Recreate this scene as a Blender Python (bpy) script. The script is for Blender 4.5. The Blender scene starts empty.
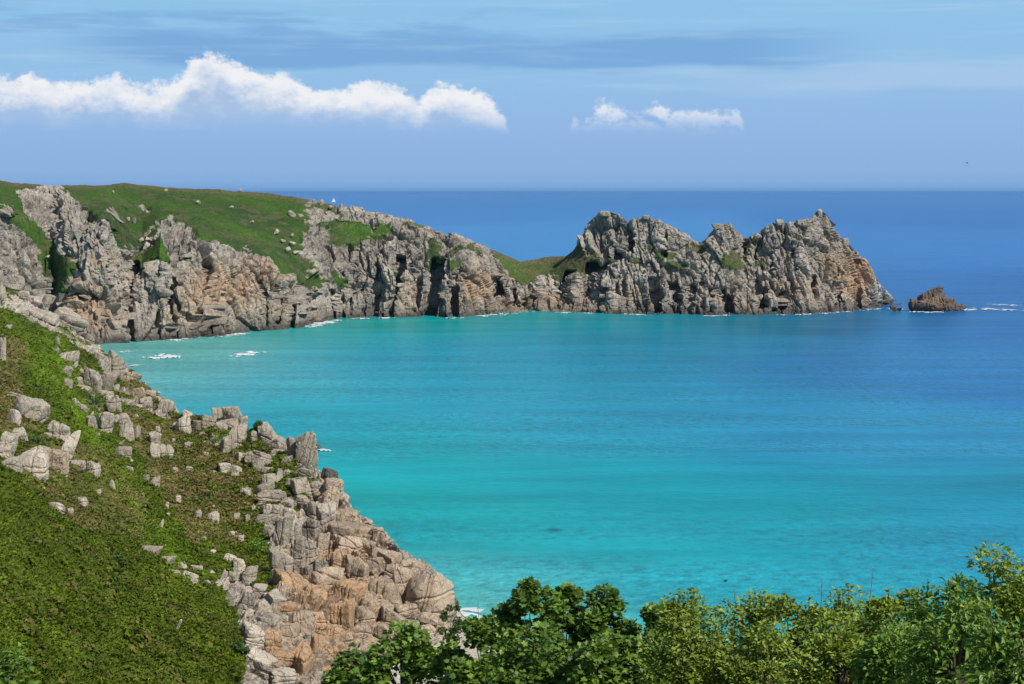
import bpy, math, random
import numpy as np

H, F, HZ, CX = 75.0, 1600.0, 192.0, 512.0      # eye height, focal length in px, horizon row, centre column
rng = np.random.default_rng(7)
random.seed(7)
scene = bpy.context.scene
HAZE = 1.3e-5
col = scene.collection

def W(px, py, d):
    return np.array([(px-CX)/F*d, d, H-(py-HZ)/F*d])

def srgb(r, g, b):
    c = np.array([r, g, b], float)/255.0
    return np.where(c <= .04045, c/12.92, ((c+.055)/1.055)**2.4)

# ------------------------------------------------------------------ numpy noise
def hsh(ix, iy, iz, s):
    M = np.int64(0xffffffff)
    h = (ix.astype(np.int64)*374761393 + iy.astype(np.int64)*668265263 + iz.astype(np.int64)*2147483647 + s*974634777) & M
    h = ((h ^ (h >> 13))*1274126177) & M
    h = ((h ^ (h >> 16))*2246822519) & M
    h = h ^ (h >> 15)
    return (h & 0xffffff)/float(0x1000000)

def vnoise(p, s=0):
    i = np.floor(p).astype(np.int64); f = p-i; f = f*f*(3-2*f)
    out = 0
    for dx in (0, 1):
        wx = f[:, 0] if dx else 1-f[:, 0]
        for dy in (0, 1):
            wy = f[:, 1] if dy else 1-f[:, 1]
            for dz in (0, 1):
                wz = f[:, 2] if dz else 1-f[:, 2]
                out = out + wx*wy*wz*hsh(i[:, 0]+dx, i[:, 1]+dy, i[:, 2]+dz, s)
    return out*2-1

def fbm(p, o=4, s=0, g=.5):
    a, t, n = 1., 0., 0
    q = p.copy()
    for k in range(o):
        t = t+a*vnoise(q, s+k*17); n += a; a *= g; q = q*2.03+11.7
    return t/n

def cells(p, sc, seed):
    """jointed-block pattern: returns cell offset, tilt dot and edge distance"""
    q = p/np.array(sc)
    b = np.floor(q).astype(np.int64)
    n = len(q)
    f1 = np.full(n, 9.); f2 = np.full(n, 9.)
    r = np.zeros(n); til = np.zeros(n)
    for dx in (-1, 0, 1):
        for dy in (-1, 0, 1):
            for dz in (-1, 0, 1):
                cx, cy, cz = b[:, 0]+dx, b[:, 1]+dy, b[:, 2]+dz
                jx = hsh(cx, cy, cz, seed); jy = hsh(cx, cy, cz, seed+1); jz = hsh(cx, cy, cz, seed+2)
                vx = q[:, 0]-(cx+jx*.8+.1); vy = q[:, 1]-(cy+jy*.8+.1); vz = q[:, 2]-(cz+jz*.8+.1)
                # squarish metric -> blocks rather than pebbles
                d = (vx**6+vy**6+vz**6)**(1/6)
                m = d < f1
                f2 = np.where(m, f1, np.minimum(f2, d))
                f1 = np.where(m, d, f1)
                r = np.where(m, hsh(cx, cy, cz, seed+3), r)
                t1 = hsh(cx, cy, cz, seed+4)*2-1; t2 = hsh(cx, cy, cz, seed+5)*2-1
                til = np.where(m, vx*t1+vz*t2*.25+vy*t2*.5, til)
    return r, til, f2-f1

def blocks(p, specs, seed):
    pa = p/np.array([18., 18., 42.]); pb = p/np.array([4., 4., 15.])
    w = np.stack([fbm(pa, 3, seed+90), fbm(pa, 3, seed+91), fbm(pa, 3, seed+92)], 1)
    w2 = np.stack([fbm(pb, 2, seed+93), fbm(pb, 2, seed+94), fbm(pb, 2, seed+95)], 1)
    d = np.zeros(len(p)); crack = np.zeros(len(p)); tone = np.zeros(len(p))
    for k, (sc, amp, til, gr, gw) in enumerate(specs):
        q = p + w*sc[0]*.45 + w2*sc[0]*.09
        # tilt the joint set a little
        a = .10+.05*k
        q2 = q.copy(); q2[:, 0] = q[:, 0]+a*q[:, 2]; q2[:, 2] = q[:, 2]-.05*q[:, 0]
        r, t, e = cells(q2, sc, seed+k*31)
        g = np.exp(-(e/gw)**2)
        d += amp*(r-.5)*2+til*t-gr*g
        crack = np.maximum(crack, g*(.6 if k else 1))
        tone += (r-.5)*(.6**k)
    return d, crack, tone

def inpoly(px, py, poly):
    x, y = np.asarray(px), np.asarray(py)
    c = np.zeros(x.shape, bool)
    n = len(poly); j = n-1
    for i in range(n):
        xi, yi = poly[i]; xj, yj = poly[j]
        c ^= ((yi > y) != (yj > y)) & (x < (xj-xi)*(y-yi)/((yj-yi) or 1e-9)+xi)
        j = i
    return c

def sstep(a, b, x):
    t = np.clip((x-a)/(b-a), 0, 1); return t*t*(3-2*t)

# ------------------------------------------------------------------ mesh helpers
def mesh_np(name, V, faces, mat, smooth=False, colors=None, parent=None, loc=None):
    """faces: (M,k) int array or list of such arrays"""
    if not isinstance(faces, list): faces = [faces]
    V = np.asarray(V, np.float32)
    me = bpy.data.meshes.new(name)
    me.vertices.add(len(V)); me.vertices.foreach_set('co', V.ravel())
    li = np.concatenate([f.ravel() for f in faces]).astype(np.int32)
    cnt = np.concatenate([np.full(len(f), f.shape[1]) for f in faces]).astype(np.int32)
    st = np.concatenate([[0], np.cumsum(cnt)[:-1]]).astype(np.int32)
    me.loops.add(len(li)); me.loops.foreach_set('vertex_index', li)
    me.polygons.add(len(cnt)); me.polygons.foreach_set('loop_start', st); me.polygons.foreach_set('loop_total', cnt)
    me.polygons.foreach_set('use_smooth', np.full(len(cnt), smooth))
    if colors is not None:
        a = me.color_attributes.new('tint', 'FLOAT_COLOR', 'POINT')
        c = np.ones((len(V), 4), np.float32); c[:, :3] = colors
        a.data.foreach_set('color', c.ravel())
    me.update(calc_edges=True); me.validate()
    if mat: me.materials.append(mat)
    o = bpy.data.objects.new(name, me); col.objects.link(o)
    if parent: o.parent = parent
    if loc is not None: o.location = loc
    return o

def tag(o, label=None, cat=None, group=None, kind=None):
    if label: o['label'] = label
    if cat: o['category'] = cat
    if group: o['group'] = group
    if kind: o['kind'] = kind
    return o

def empty(name, loc):
    o = bpy.data.objects.new(name, None); o.location = loc; col.objects.link(o); return o

def gridfaces(R, C):
    i = np.arange((R-1)*(C-1)); r = i//(C-1); c = i % (C-1)
    a = r*C+c
    return np.stack([a, a+1, a+C+1, a+C], 1)

def gridnormals(P):
    du = np.gradient(P, axis=1); dv = np.gradient(P, axis=0)
    n = np.cross(du, dv); n /= np.linalg.norm(n, axis=2, keepdims=True)+1e-9
    return n

_ico = {}
def ico(n):
    if n in _ico: return _ico[n]
    t = (1+5**.5)/2
    V = [(-1, t, 0), (1, t, 0), (-1, -t, 0), (1, -t, 0), (0, -1, t), (0, 1, t), (0, -1, -t), (0, 1, -t), (t, 0, -1), (t, 0, 1), (-t, 0, -1), (-t, 0, 1)]
    Fc = [(0, 11, 5), (0, 5, 1), (0, 1, 7), (0, 7, 10), (0, 10, 11), (1, 5, 9), (5, 11, 4), (11, 10, 2), (10, 7, 6), (7, 1, 8), (3, 9, 4), (3, 4, 2), (3, 2, 6), (3, 6, 8), (3, 8, 9), (4, 9, 5), (2, 4, 11), (6, 2, 10), (8, 6, 7), (9, 8, 1)]
    V = [np.array(v)/np.linalg.norm(v) for v in V]
    for _ in range(n):
        c = {}; nf = []
        def mid(a, b):
            k = (min(a, b), max(a, b))
            if k not in c:
                m = V[a]+V[b]; V.append(m/np.linalg.norm(m)); c[k] = len(V)-1
            return c[k]
        for a, b, d in Fc:
            x, y, z = mid(a, b), mid(b, d), mid(d, a)
            nf += [(a, x, z), (b, y, x), (d, z, y), (x, y, z)]
        Fc = nf
    _ico[n] = (np.array(V), np.array(Fc)); return _ico[n]

# ------------------------------------------------------------------ materials
def newmat(name):
    m = bpy.data.materials.new(name); m.use_nodes = True
    nt = m.node_tree; b = nt.nodes['Principled BSDF']
    return m, nt, b

def N(nt, t, **k):
    n = nt.nodes.new(t)
    for a, v in k.items(): setattr(n, a, v)
    return n

def noise(nt, vec, scale, detail=4, rough=.55, stretch=None):
    if stretch:
        mp = N(nt, 'ShaderNodeMapping'); mp.inputs['Scale'].default_value = stretch
        nt.links.new(vec, mp.inputs['Vector']); vec = mp.outputs[0]
    n = N(nt, 'ShaderNodeTexNoise'); n.inputs['Scale'].default_value = scale
    n.inputs['Detail'].default_value = detail; n.inputs['Roughness'].default_value = rough
    nt.links.new(vec, n.inputs['Vector']); return n.outputs['Fac']

def ramp(nt, fac, stops):
    r = N(nt, 'ShaderNodeValToRGB'); e = r.color_ramp.elements
    while len(e) < len(stops): e.new(.5)
    for k, (p, c) in enumerate(stops):
        e[k].position = p
        e[k].color = (c, c, c, 1) if np.isscalar(c) else (*c, 1)
    nt.links.new(fac, r.inputs[0]); return r.outputs[0]

def mixc(nt, fac, a, b, mode='MIX'):
    m = N(nt, 'ShaderNodeMix', data_type='RGBA', blend_type=mode)
    for s, v in ((0, fac), (6, a), (7, b)):
        if hasattr(v, 'links'): nt.links.new(v, m.inputs[s])
        elif np.isscalar(v): m.inputs[s].default_value = v
        else: m.inputs[s].default_value = (*v, 1)
    return m.outputs[2]

def math_(nt, op, a, b=None, c=None, clamp=False):
    m = N(nt, 'ShaderNodeMath', operation=op, use_clamp=clamp)
    for k, v in enumerate((a, b, c)):
        if v is None: continue
        if hasattr(v, 'links'): nt.links.new(v, m.inputs[k])
        else: m.inputs[k].default_value = v
    return m.outputs[0]

def rock_material(name, base=None, sc=1.0, attr=False, lichen=(.42, .42, .36), lich_amt=.5, bump=.6):
    """granite; base colour from a tint attribute or a constant; grain, lichen patches, joint lines"""
    m, nt, b = newmat(name)
    g = N(nt, 'ShaderNodeNewGeometry').outputs['Position']
    if attr:
        a = N(nt, 'ShaderNodeAttribute', attribute_name='tint').outputs['Color']
    else:
        big = noise(nt, g, .25*sc, 3)
        a = mixc(nt, ramp(nt, big, [(.35, 0.), (.65, 1.)]), tuple(base*.8), tuple(base*1.15))
        li = ramp(nt, noise(nt, g, .9*sc, 5, .65), [(.48, 0.), (.62, lich_amt)])
        a = mixc(nt, li, a, lichen)
        st = ramp(nt, noise(nt, g, 1.2*sc, 4, .6, (1, 1, .18)), [(.56, 0.), (.72, .55)])
        a = mixc(nt, st, a, tuple(base*.38))
    if not attr:
        oi = N(nt, 'ShaderNodeObjectInfo').outputs['Random']
        a = mixc(nt, 1.0, a, ramp(nt, oi, [(0., (.82, .80, .77)), (.5, (1., .97, .92)), (1., (1.14, 1.12, 1.1))]), 'MULTIPLY')
    f = ramp(nt, noise(nt, g, 3.2*sc, 5, .7), [(.3, .68), (.7, 1.22)])
    a = mixc(nt, 1.0, a, f, 'MULTIPLY')
    vo = N(nt, 'ShaderNodeTexVoronoi', feature='DISTANCE_TO_EDGE'); vo.inputs['Scale'].default_value = .55*sc
    nz = N(nt, 'ShaderNodeTexNoise'); nz.inputs['Scale'].default_value = .8*sc
    nt.links.new(g, nz.inputs['Vector'])
    mm = N(nt, 'ShaderNodeVectorMath', operation='MULTIPLY_ADD')
    nt.links.new(nz.outputs['Color'], mm.inputs[0]); mm.inputs[1].default_value = (1.2/sc,)*3
    mp = N(nt, 'ShaderNodeMapping'); mp.inputs['Scale'].default_value = (1, 1, .6)
    nt.links.new(g, mm.inputs[2]); nt.links.new(mm.outputs[0], mp.inputs[0]); nt.links.new(mp.outputs[0], vo.inputs['Vector'])
    ck = ramp(nt, vo.outputs['Distance'], [(0., .35), (.035, 1.)])
    a = mixc(nt, 1.0, a, ck, 'MULTIPLY')
    nt.links.new(a, b.inputs['Base Color'])
    b.inputs['Roughness'].default_value = .9; b.inputs['Specular IOR Level'].default_value = .2
    hh = math_(nt, 'ADD', noise(nt, g, 1.6*sc, 7, .7), math_(nt, 'MULTIPLY', ck, .25))
    bp = N(nt, 'ShaderNodeBump'); bp.inputs['Strength'].default_value = bump; bp.inputs['Distance'].default_value = 1.2/sc
    nt.links.new(hh, bp.inputs['Height']); nt.links.new(bp.outputs[0], b.inputs['Normal'])
    return m

def land_material(name, sc):
    m, nt, b = newmat(name)
    g = N(nt, 'ShaderNodeNewGeometry').outputs['Position']
    a = N(nt, 'ShaderNodeAttribute', attribute_name='tint').outputs['Color']
    f = ramp(nt, noise(nt, g, 1.1*sc, 6, .75), [(.3, .55), (.7, 1.36)])
    a = mixc(nt, 1.0, a, f, 'MULTIPLY')
    f = ramp(nt, noise(nt, g, 1.0*sc, 4, .7, (1.6, 1.6, .35)), [(.35, .72), (.65, 1.22)])
    a = mixc(nt, 1.0, a, f, 'MULTIPLY')
    f2 = ramp(nt, noise(nt, g, 4.5*sc, 3, .7), [(.3, .8), (.7, 1.18)])
    a = mixc(nt, 1.0, a, f2, 'MULTIPLY')
    nt.links.new(a, b.inputs['Base Color'])
    b.inputs['Roughness'].default_value = .92; b.inputs['Specular IOR Level'].default_value = .15
    bp = N(nt, 'ShaderNodeBump'); bp.inputs['Strength'].default_value = .7; bp.inputs['Distance'].default_value = 1.3/sc
    nt.links.new(noise(nt, g, 1.3*sc, 7, .72), bp.inputs['Height']); nt.links.new(bp.outputs[0], b.inputs['Normal'])
    return m

def leaf_material(name, rough=.5, spec=.35, trans=.25):
    m, nt, b = newmat(name)
    a = N(nt, 'ShaderNodeAttribute', attribute_name='tint').outputs['Color']
    nt.links.new(a, b.inputs['Base Color'])
    b.inputs['Roughness'].default_value = rough; b.inputs['Specular IOR Level'].default_value = spec
    t = N(nt, 'ShaderNodeBsdfTranslucent'); nt.links.new(mixc(nt, 1.0, a, (1.2, 1.25, .5), 'MULTIPLY'), t.inputs['Color'])
    mx = N(nt, 'ShaderNodeMixShader'); mx.inputs[0].default_value = trans
    nt.links.new(b.outputs[0], mx.inputs[1]); nt.links.new(t.outputs[0], mx.inputs[2])
    nt.links.new(mx.outputs[0], nt.nodes['Material Output'].inputs['Surface'])
    return m

def flat_material(name, c, rough=.6, noise_sc=8.):
    m, nt, b = newmat(name)
    g = N(nt, 'ShaderNodeNewGeometry').outputs['Position']
    f = ramp(nt, noise(nt, g, noise_sc, 3), [(.3, .8), (.7, 1.15)])
    nt.links.new(mixc(nt, 1.0, tuple(c), f, 'MULTIPLY'), b.inputs['Base Color'])
    b.inputs['Roughness'].default_value = rough
    return m

GREY = np.array([.43, .375, .305]); PALE = np.array([.55, .49, .405]); TAN = np.array([.50, .395, .295])
ORANGE = np.array([.56, .375, .225]); DARK = np.array([.15, .14, .125])
M = {
    'pale': rock_material('granite_pale', PALE, lich_amt=.35),
    'grey': rock_material('granite_grey', GREY),
    'tan': rock_material('granite_tan', TAN, lichen=(.40, .36, .29), lich_amt=.35),
    'orange': rock_material('granite_orange', ORANGE, lichen=(.40, .33, .25), lich_amt=.4),
    'dark': rock_material('granite_dark', DARK, lich_amt=.15),
    'farland': land_material('far_land', .55),
    'nearland': land_material('near_land', 1.2),
    'cover': leaf_material('ground_cover_leaf', .85, .05, .15),
    'leaf': leaf_material('broad_leaf', .45, .35, .22),
    'bark': flat_material('bark', (.09, .065, .045), .9, 12),
    'foam': flat_material('sea_foam', (.6, .66, .67), .7, 3),
    'sail': flat_material('sail_cloth', (.85, .87, .88), .6, .2),
    'hull': flat_material('hull_paint', (.75, .77, .8), .4, .2),
    'bird': flat_material('bird_feather', (.03, .03, .035), .7, 20),
    'straw': flat_material('dry_stalk', (.16, .13, .06), .8, 20),
}

# ------------------------------------------------------------------ far headland sheet
skyX = [-120, 0, 20, 40, 60, 90, 110, 125, 150, 200, 240, 270, 300, 330, 345, 360, 380, 400, 430, 450, 470, 490, 505, 520, 535, 550, 565, 574, 580, 586, 592, 600, 610, 618, 625, 635, 645, 655, 668, 680, 690, 700, 708, 713, 717, 724, 732, 738, 744, 752, 758, 765, 775, 790, 800, 812, 817, 821, 826, 832, 840, 848, 856, 865, 874, 881, 886, 892, 900]
skyY = [176, 180, 182, 184, 185, 184, 183, 181, 184, 188, 190, 193, 198, 203, 207, 209, 212, 217, 227, 234, 240, 248, 254, 260, 259, 256, 257, 250, 240, 228, 219, 212, 210, 213, 220, 218, 215, 219, 224, 231, 239, 244, 240, 230, 226, 223, 226, 232, 238, 236, 232, 227, 222, 220, 221, 218, 211, 209, 214, 228, 236, 243, 252, 262, 274, 284, 292, 304, 316]
watX = [-120, 110, 150, 200, 222, 240, 300, 312, 325, 345, 430, 450, 470, 490, 505, 550, 600, 650, 700, 750, 800, 850, 875, 890, 900]
watY = [348, 344, 341, 338, 336, 333, 328, 324, 321, 318, 316.5, 318, 317, 314.5, 313, 311, 313, 314, 315, 314.5, 314, 311, 308, 305, 304]
#        px   p1        p2        p3        p4    (row, extra depth behind the waterline)  + depth of the skyline
KF = [(-120, (300, 20), (250, 40), (205, 60), (192, 110), 220),
      (0, (300, 14), (250, 30), (207, 46), (194, 96), 216),
      (22, (305, 24), (262, 42), (215, 62), (198, 110), 220),
      (50, (310, 30), (268, 52), (225, 76), (203, 122), 220),
      (66, (300, 16), (262, 30), (222, 52), (195, 110), 215),
      (105, (300, 12), (255, 22), (215, 46), (196, 120), 215),
      (128, (300, 24), (270, 38), (240, 72), (208, 130), 220),
      (142, (302, 22), (275, 36), (246, 62), (212, 130), 222),
      (160, (300, 10), (262, 20), (228, 44), (208, 130), 224),
      (200, (300, 10), (268, 20), (238, 42), (210, 120), 220),
      (225, (300, 11), (270, 22), (249, 40), (215, 110), 212),
      (270, (300, 9), (280, 16), (259, 30), (225, 100), 200),
      (300, (306, 8), (296, 14), (282, 26), (235, 82), 170),
      (322, (300, 14), (285, 24), (268, 36), (230, 62), 120),
      (345, (292, 9), (268, 18), (242, 32), (222, 52), 95),
      (400, (290, 7), (265, 14), (243, 28), (228, 42), 66),
      (450, (296, 6), (276, 13), (257, 22), (243, 36), 52),
      (490, (300, 9), (285, 18), (273, 28), (260, 40), 52),
      (520, (302, 14), (292, 22), (281, 30), (269, 38), 50),
      (560, (300, 12), (288, 19), (275, 26), (264, 34), 46)]
for px in (590, 625, 660, 700, 725, 745, 780, 820, 860, 892):
    s = np.interp(px, skyX, skyY); w = np.interp(px, watX, watY); hh = w-s
    k = min(1, hh/60)
    dd = {700: 10, 745: 10, 590: 6}.get(px, 0)
    KF.append((px, (w-.18*hh, 5*k), (w-.42*hh, 13*k+dd), (w-.68*hh, 23*k+dd), (w-.87*hh, 30*k+dd), 36*k+dd))
KF.append((900, (311, 1), (312, 2), (313, 3), (314, 4), 5))

def far_base(pxs, rows_per):
    xs = [k[0] for k in KF]
    wy = np.interp(pxs, watX, watY); wd = H*F/(wy-HZ)
    sy = np.interp(pxs, skyX, skyY)
    rows = []
    rows.append((np.full_like(pxs, -8.), wd-9))                  # under water
    rows.append((np.full_like(pxs, -.2), wd-.5))
    ctr = []
    def smooth(v):
        return v
    for k in range(4):
        py = np.interp(pxs, xs, [q[k+1][0] for q in KF]); ex = np.interp(pxs, xs, [q[k+1][1] for q in KF])
        py = np.minimum(py, wy-(k+1)*.5); py = np.maximum(py, sy+(4-k)*.4)
        d = wd+ex
        rows.append((H-(py-HZ)/F*d, d))
    ex = np.interp(pxs, xs, [q[5] for q in KF]); d = wd+ex
    zs = H-(sy-HZ)/F*d
    rows.append((zs, d))
    inland = 1-sstep(280, 420, pxs)
    rows.append((zs-2-2*(1-inland)-.02*zs, d+14+60*inland))
    rows.append((zs*(.55*(1-inland)+.97*inland)-1, d+40+200*inland))
    rows.append((-8+60*inland, d+75+600*inland))
    out = []; vs = []
    for k in range(len(rows)-1):
        n = rows_per[k]
        for j in range(n):
            t = j/n
            out.append((rows[k][0]*(1-t)+rows[k+1][0]*t, rows[k][1]*(1-t)+rows[k+1][1]*t)); vs.append(k+t)
    out.append(rows[-1]); vs.append(len(rows)-1)
    Z = np.array([o[0] for o in out]); D = np.array([o[1] for o in out])
    return Z, D, np.array(vs)

pxs = np.arange(-120, 900.5, .85)
Zf, Df, vf = far_base(pxs, [6, 30, 46, 46, 46, 60, 14, 8, 6])
# smooth kinks a little along both directions
def blur(A, n, ax):
    for _ in range(n):
        B = A.copy()
        sl = [slice(None)]*2; lo = sl.copy(); hi = sl.copy(); md = sl.copy()
        lo[ax] = slice(0, -2); hi[ax] = slice(2, None); md[ax] = slice(1, -1)
        B[tuple(md)] = .25*A[tuple(lo)]+.5*A[tuple(md)]+.25*A[tuple(hi)]
        A = B
    return A
Df = blur(blur(Df, 10, 0), 6, 1)
# gullies, slots and the square sea cave cut into the cliffs: centre, half width, top row, bottom row, depth, lean
SL = [(70, 3.5, 292, 345, 11, -.12), (82, 2.5, 305, 340, 8, -.05), (134, 3.2, 262, 345, 14, .03), (121, 3., 300, 345, 7, 0), (172, 2.6, 292, 335, 9, -.1), (197, 3.2, 312, 350, 10, .1), (156, 2.5, 310, 345, 7, 0), (278, 2.6, 288, 322, 8, .1), (292, 2.5, 294, 330, 8, .1),
      (303, 3., 285, 330, 9, 0), (312, 4, 296, 330, 9, 0), (332, 5, 292, 325, 10, 0), (342, 3, 292, 322, 8, 0), (376, 2.6, 285, 318, 8, .1), (397, 2.8, 250, 322, 12, .12), (391, 3.5, 300, 322, 10, 0), (432, 4.2, 258, 322, 15, .14), (455, 3.4, 286, 322, 9, .1), (498, 4.2, 278, 297, 14, 0), (515, 2.6, 288, 304, 11, 0),
      (538, 2.5, 282, 300, 6, .1), (566, 5., 272, 302, 13, .25), (592, 8, 262, 300, 14, .3), (606, 5, 290, 304, 8, .1), (618, 2.4, 285, 312, 7, 0), (655, 2.8, 275, 312, 9, -.1), (632, 2.2, 235, 252, 6, .1), (618, 3, 244, 256, 7, 0), (664, 2.2, 232, 255, 7, 0), (690, 3, 285, 314, 8, .2), (712, 2.6, 288, 312, 7, 0), (727, 5., 290, 314, 11, 0), (765, 3.2, 288, 306, 9, 0), (783, 3.6, 290, 304, 9, .1), (812, 3.2, 276, 292, 8, .1), (840, 3, 284, 300, 7, .1), (745, 2.5, 240, 258, 7, .1), (795, 2.5, 250, 268, 6, 0), (860, 2.5, 248, 262, 6, .3), (770, 2., 262, 285, 5, .2), (700, 3, 268, 284, 6, .2), (674, 3, 276, 300, 7, 0)]
_PX = np.broadcast_to(pxs, Zf.shape); _PY = HZ+(H-Zf)/Df*F
_w = 2.2*fbm(np.stack([_PX.ravel()/14., _PY.ravel()/45., 0*_PX.ravel()], 1), 3, 77).reshape(Zf.shape)
for (cx_, hw_, ya, yb, dp_, ln_) in SL:
    xx = (_PX-(cx_+ln_*((ya+yb)/2-_PY))+_w)/hw_
    yy = sstep(ya-3, ya+3, _PY+_w)*(1-sstep(yb-1, yb+4, _PY))
    Df = Df+1.25*dp_*np.exp(-xx**4)*yy
_n = fbm(np.stack([_PX.ravel()/11., _PY.ravel()/200., 0*_PX.ravel()+3], 1), 3, 78).reshape(Zf.shape)
_v = np.broadcast_to(vf[:, None], Zf.shape)
Df = Df+6*sstep(.12, .3, _n)*sstep(1, 1.5, _v)*(1-sstep(2.6, 3.6, _v+.8*_w/2.2))
PX = np.broadcast_to(pxs, Zf.shape)
Pf = np.stack([(PX-CX)/F*Df, Df, Zf], 2)
PYf = HZ+(H-Zf)/Df*F
p0 = Pf.reshape(-1, 3); pxf = PX.ravel(); pyf = PYf.ravel(); vv = np.repeat(vf, len(pxs))
wpx = pxf+9*fbm(p0/10., 4, 5, .6)+6*fbm(p0/40., 2, 8); wpy = pyf+7*fbm(p0/10., 4, 6, .6)+3*fbm(p0/30., 2, 9)

rockpolys = [
    [(-130, 200), (0, 203), (10, 206), (20, 228), (33, 252), (46, 290), (52, 360), (-130, 360)],
    [(16, 191), (40, 187), (60, 190), (79, 203), (105, 225), (116, 249), (134, 270), (139, 300), (139, 360), (60, 360), (60, 300), (66, 275), (79, 263), (54, 250), (47, 233), (24, 215)],
    [(156, 220), (169, 216), (193, 225), (208, 238), (224, 249), (245, 249), (272, 257), (277, 273), (300, 280), (310, 293), (330, 316), (330, 360), (136, 360), (136, 300), (140, 264), (156, 260), (177, 264), (164, 250)],
    [(302, 258), (303, 232), (318, 222), (330, 226), (345, 214), (338, 206), (400, 205), (445, 222), (490, 240), (502, 262), (512, 276), (524, 284), (540, 279), (550, 274), (560, 290), (572, 280), (583, 262), (572, 240), (600, 200), (910, 200), (910, 360), (300, 360), (312, 292), (330, 282), (308, 276)],
]
rock = np.zeros(len(p0), bool)
for poly in rockpolys: rock |= inpoly(wpx, wpy, poly)
rock = rock.astype(float)
greens = [(350, 230, 17, 15), (341, 279, 12, 9), (380, 228, 11, 7), (435, 254, 7, 20), (397, 279, 4, 8), (470, 250, 16, 4), (455, 262, 7, 4), (420, 222, 14, 3), (590, 266, 15, 11), (578, 254, 8, 10),
          (732, 262, 12, 11), (700, 249, 10, 6), (668, 257, 10, 5), (640, 262, 6, 3), (300, 270, 10, 12), (190, 262, 10, 5), (760, 262, 8, 4), (611, 262, 8, 3), (680, 266, 8, 4), (655, 246, 5, 3), (150, 300, 4, 10)]
gn = 1.5*fbm(p0/np.array([7, 7, 4]), 4, 23, .7)
for gx, gy, ga, gb in greens:
    e = ((wpx-gx)/ga)**2+((wpy-gy)/gb)**2+gn
    rock = np.minimum(rock, sstep(.7, 1.15, e))
# outcrops on the grass slopes and the mixed brow
spot = fbm(p0/13., 3, 21)
brow = inpoly(wpx, wpy, [(285, 190), (350, 195), (360, 214), (345, 216), (322, 224), (305, 222)])
rock = np.maximum(rock, np.where(brow, sstep(-.05, .1, spot), 0))
mid = inpoly(wpx, wpy, [(108, 208), (150, 206), (160, 222), (165, 250), (138, 262), (118, 245)])
rock = np.maximum(rock, np.where(mid, sstep(.12, .25, spot), 0))
rock = np.maximum(rock, (vv < 2.25)*1.)
rock = np.minimum(rock, 1-sstep(6.2, 6.6, vv)*(pxf < 330))

nrm = gridnormals(Pf).reshape(-1, 3)
nrm *= np.sign(-(nrm[:, 1:2])+1e-6)*1.0
nrm[nrm[:, 2] < 0] *= 1
disp_dir = nrm.copy(); disp_dir[:, 2] = np.abs(disp_dir[:, 2])
disp_dir = disp_dir+np.array([0, -.35, 0]); disp_dir /= np.linalg.norm(disp_dir, axis=1, keepdims=True)
dB, crB, toB = blocks(p0, [((20, 40, 80), 4.2, 4.8, 3.2, .06), ((8, 20, 34), 2.4, 3.0, 2.0, .065), ((3.6, 8, 12), .9, 1.5, 1.1, .08), ((3.0, 3.0, 3.6), .5, .6, .5, .10)], 3)
dB += .7*fbm(p0/np.array([6., 6., 12.]), 4, 40)
edge = sstep(1.0, 2.2, vv)*.55+.45
skyf = 1-.55*np.exp(-((vv-6)/.5)**2)
rock_s = blur(blur(rock.reshape(Zf.shape), 8, 0), 8, 1).ravel()
amp = rock_s*edge*skyf
veg = 1.6*fbm(p0/16., 4, 50)+.7*fbm(p0/3., 3, 51)
D = dB*amp+(1-rock_s)*(veg-.8)
D *= (vv > .8)*1.
pf = p0+disp_dir*D[:, None]
# colours
def noisec(p, s, seed): return fbm(p/s, 4, seed)
warm = np.zeros(len(p0))
for gx, gy, ga, gb, st in [(85, 312, 30, 26, .9), (225, 292, 42, 24, .9), (285, 305, 20, 18, .5), (200, 318, 40, 16, .5), (478, 285, 24, 16, .85), (410, 298, 22, 14, .55), (455, 300, 20, 12, .5), (858, 276, 20, 24, 1.25), (835, 262, 16, 18, .8), (790, 292, 40, 14, .55), (540, 303, 50, 8, .7), (640, 296, 40, 18, .3), (720, 300, 50, 12, .45), (100, 262, 14, 14, .5), (270, 275, 24, 16, .7)]:
    warm = np.maximum(warm, st*np.exp(-(((wpx-gx)/ga)**2+((wpy-gy)/gb)**2)))
warm = np.clip(warm*1.15+.35*noisec(p0, 12, 60)-.12+.25*toB, 0, 1.2)
zf = pf[:, 2]
c_g = np.array([.38, .34, .285]); c_o = np.array([.50, .33, .20]); c_p = np.array([.46, .42, .36]); c_d = np.array([.085, .075, .062]); c_yl = np.array([.34, .33, .22])
C = c_g*(1+.3*toB+.35*noisec(p0, 5, 61))[:, None]
pl = np.clip(sstep(-.05, .45, noisec(p0, 9, 62)), 0, 1)[:, None]*.55
C = C*(1-pl)+c_p*pl
w_ = np.clip(warm, 0, 1)[:, None]*.9; C = C*(1-w_)+c_o*w_*1.0+0
head = (sstep(600, 760, pxf)*sstep(300, 240, pyf)*sstep(-.1, .3, noisec(p0, 11, 63)))[:, None]*.6
C = C*(1-head)+c_yl*head
guano = (np.exp(-(((wpx-883)/7)**2+((wpy-287)/10)**2)))[:, None]*1.2
C = C*(1-np.clip(guano, 0, .9))+np.array([.66, .64, .6])*np.clip(guano, 0, .9)
tide = np.clip((1-sstep(1.5, 9.5, zf+5*noisec(p0, 8, 64)))*.6+(1-sstep(1., 3.2, zf+1.5*noisec(p0, 5, 69)))*.4, 0, .9)[:, None]
C = C*(1-tide)+c_d*tide
beachy = (np.exp(-(((pxf-540)/45)**2))*(1-sstep(3, 7, zf)))[:, None]*.8
C = C*(1-beachy)+np.array([.36, .30, .22])*beachy
dirt = sstep(.05, .45, noisec(p0*np.array([1, 1, .3]), 4, 65))[:, None]*.55
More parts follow.
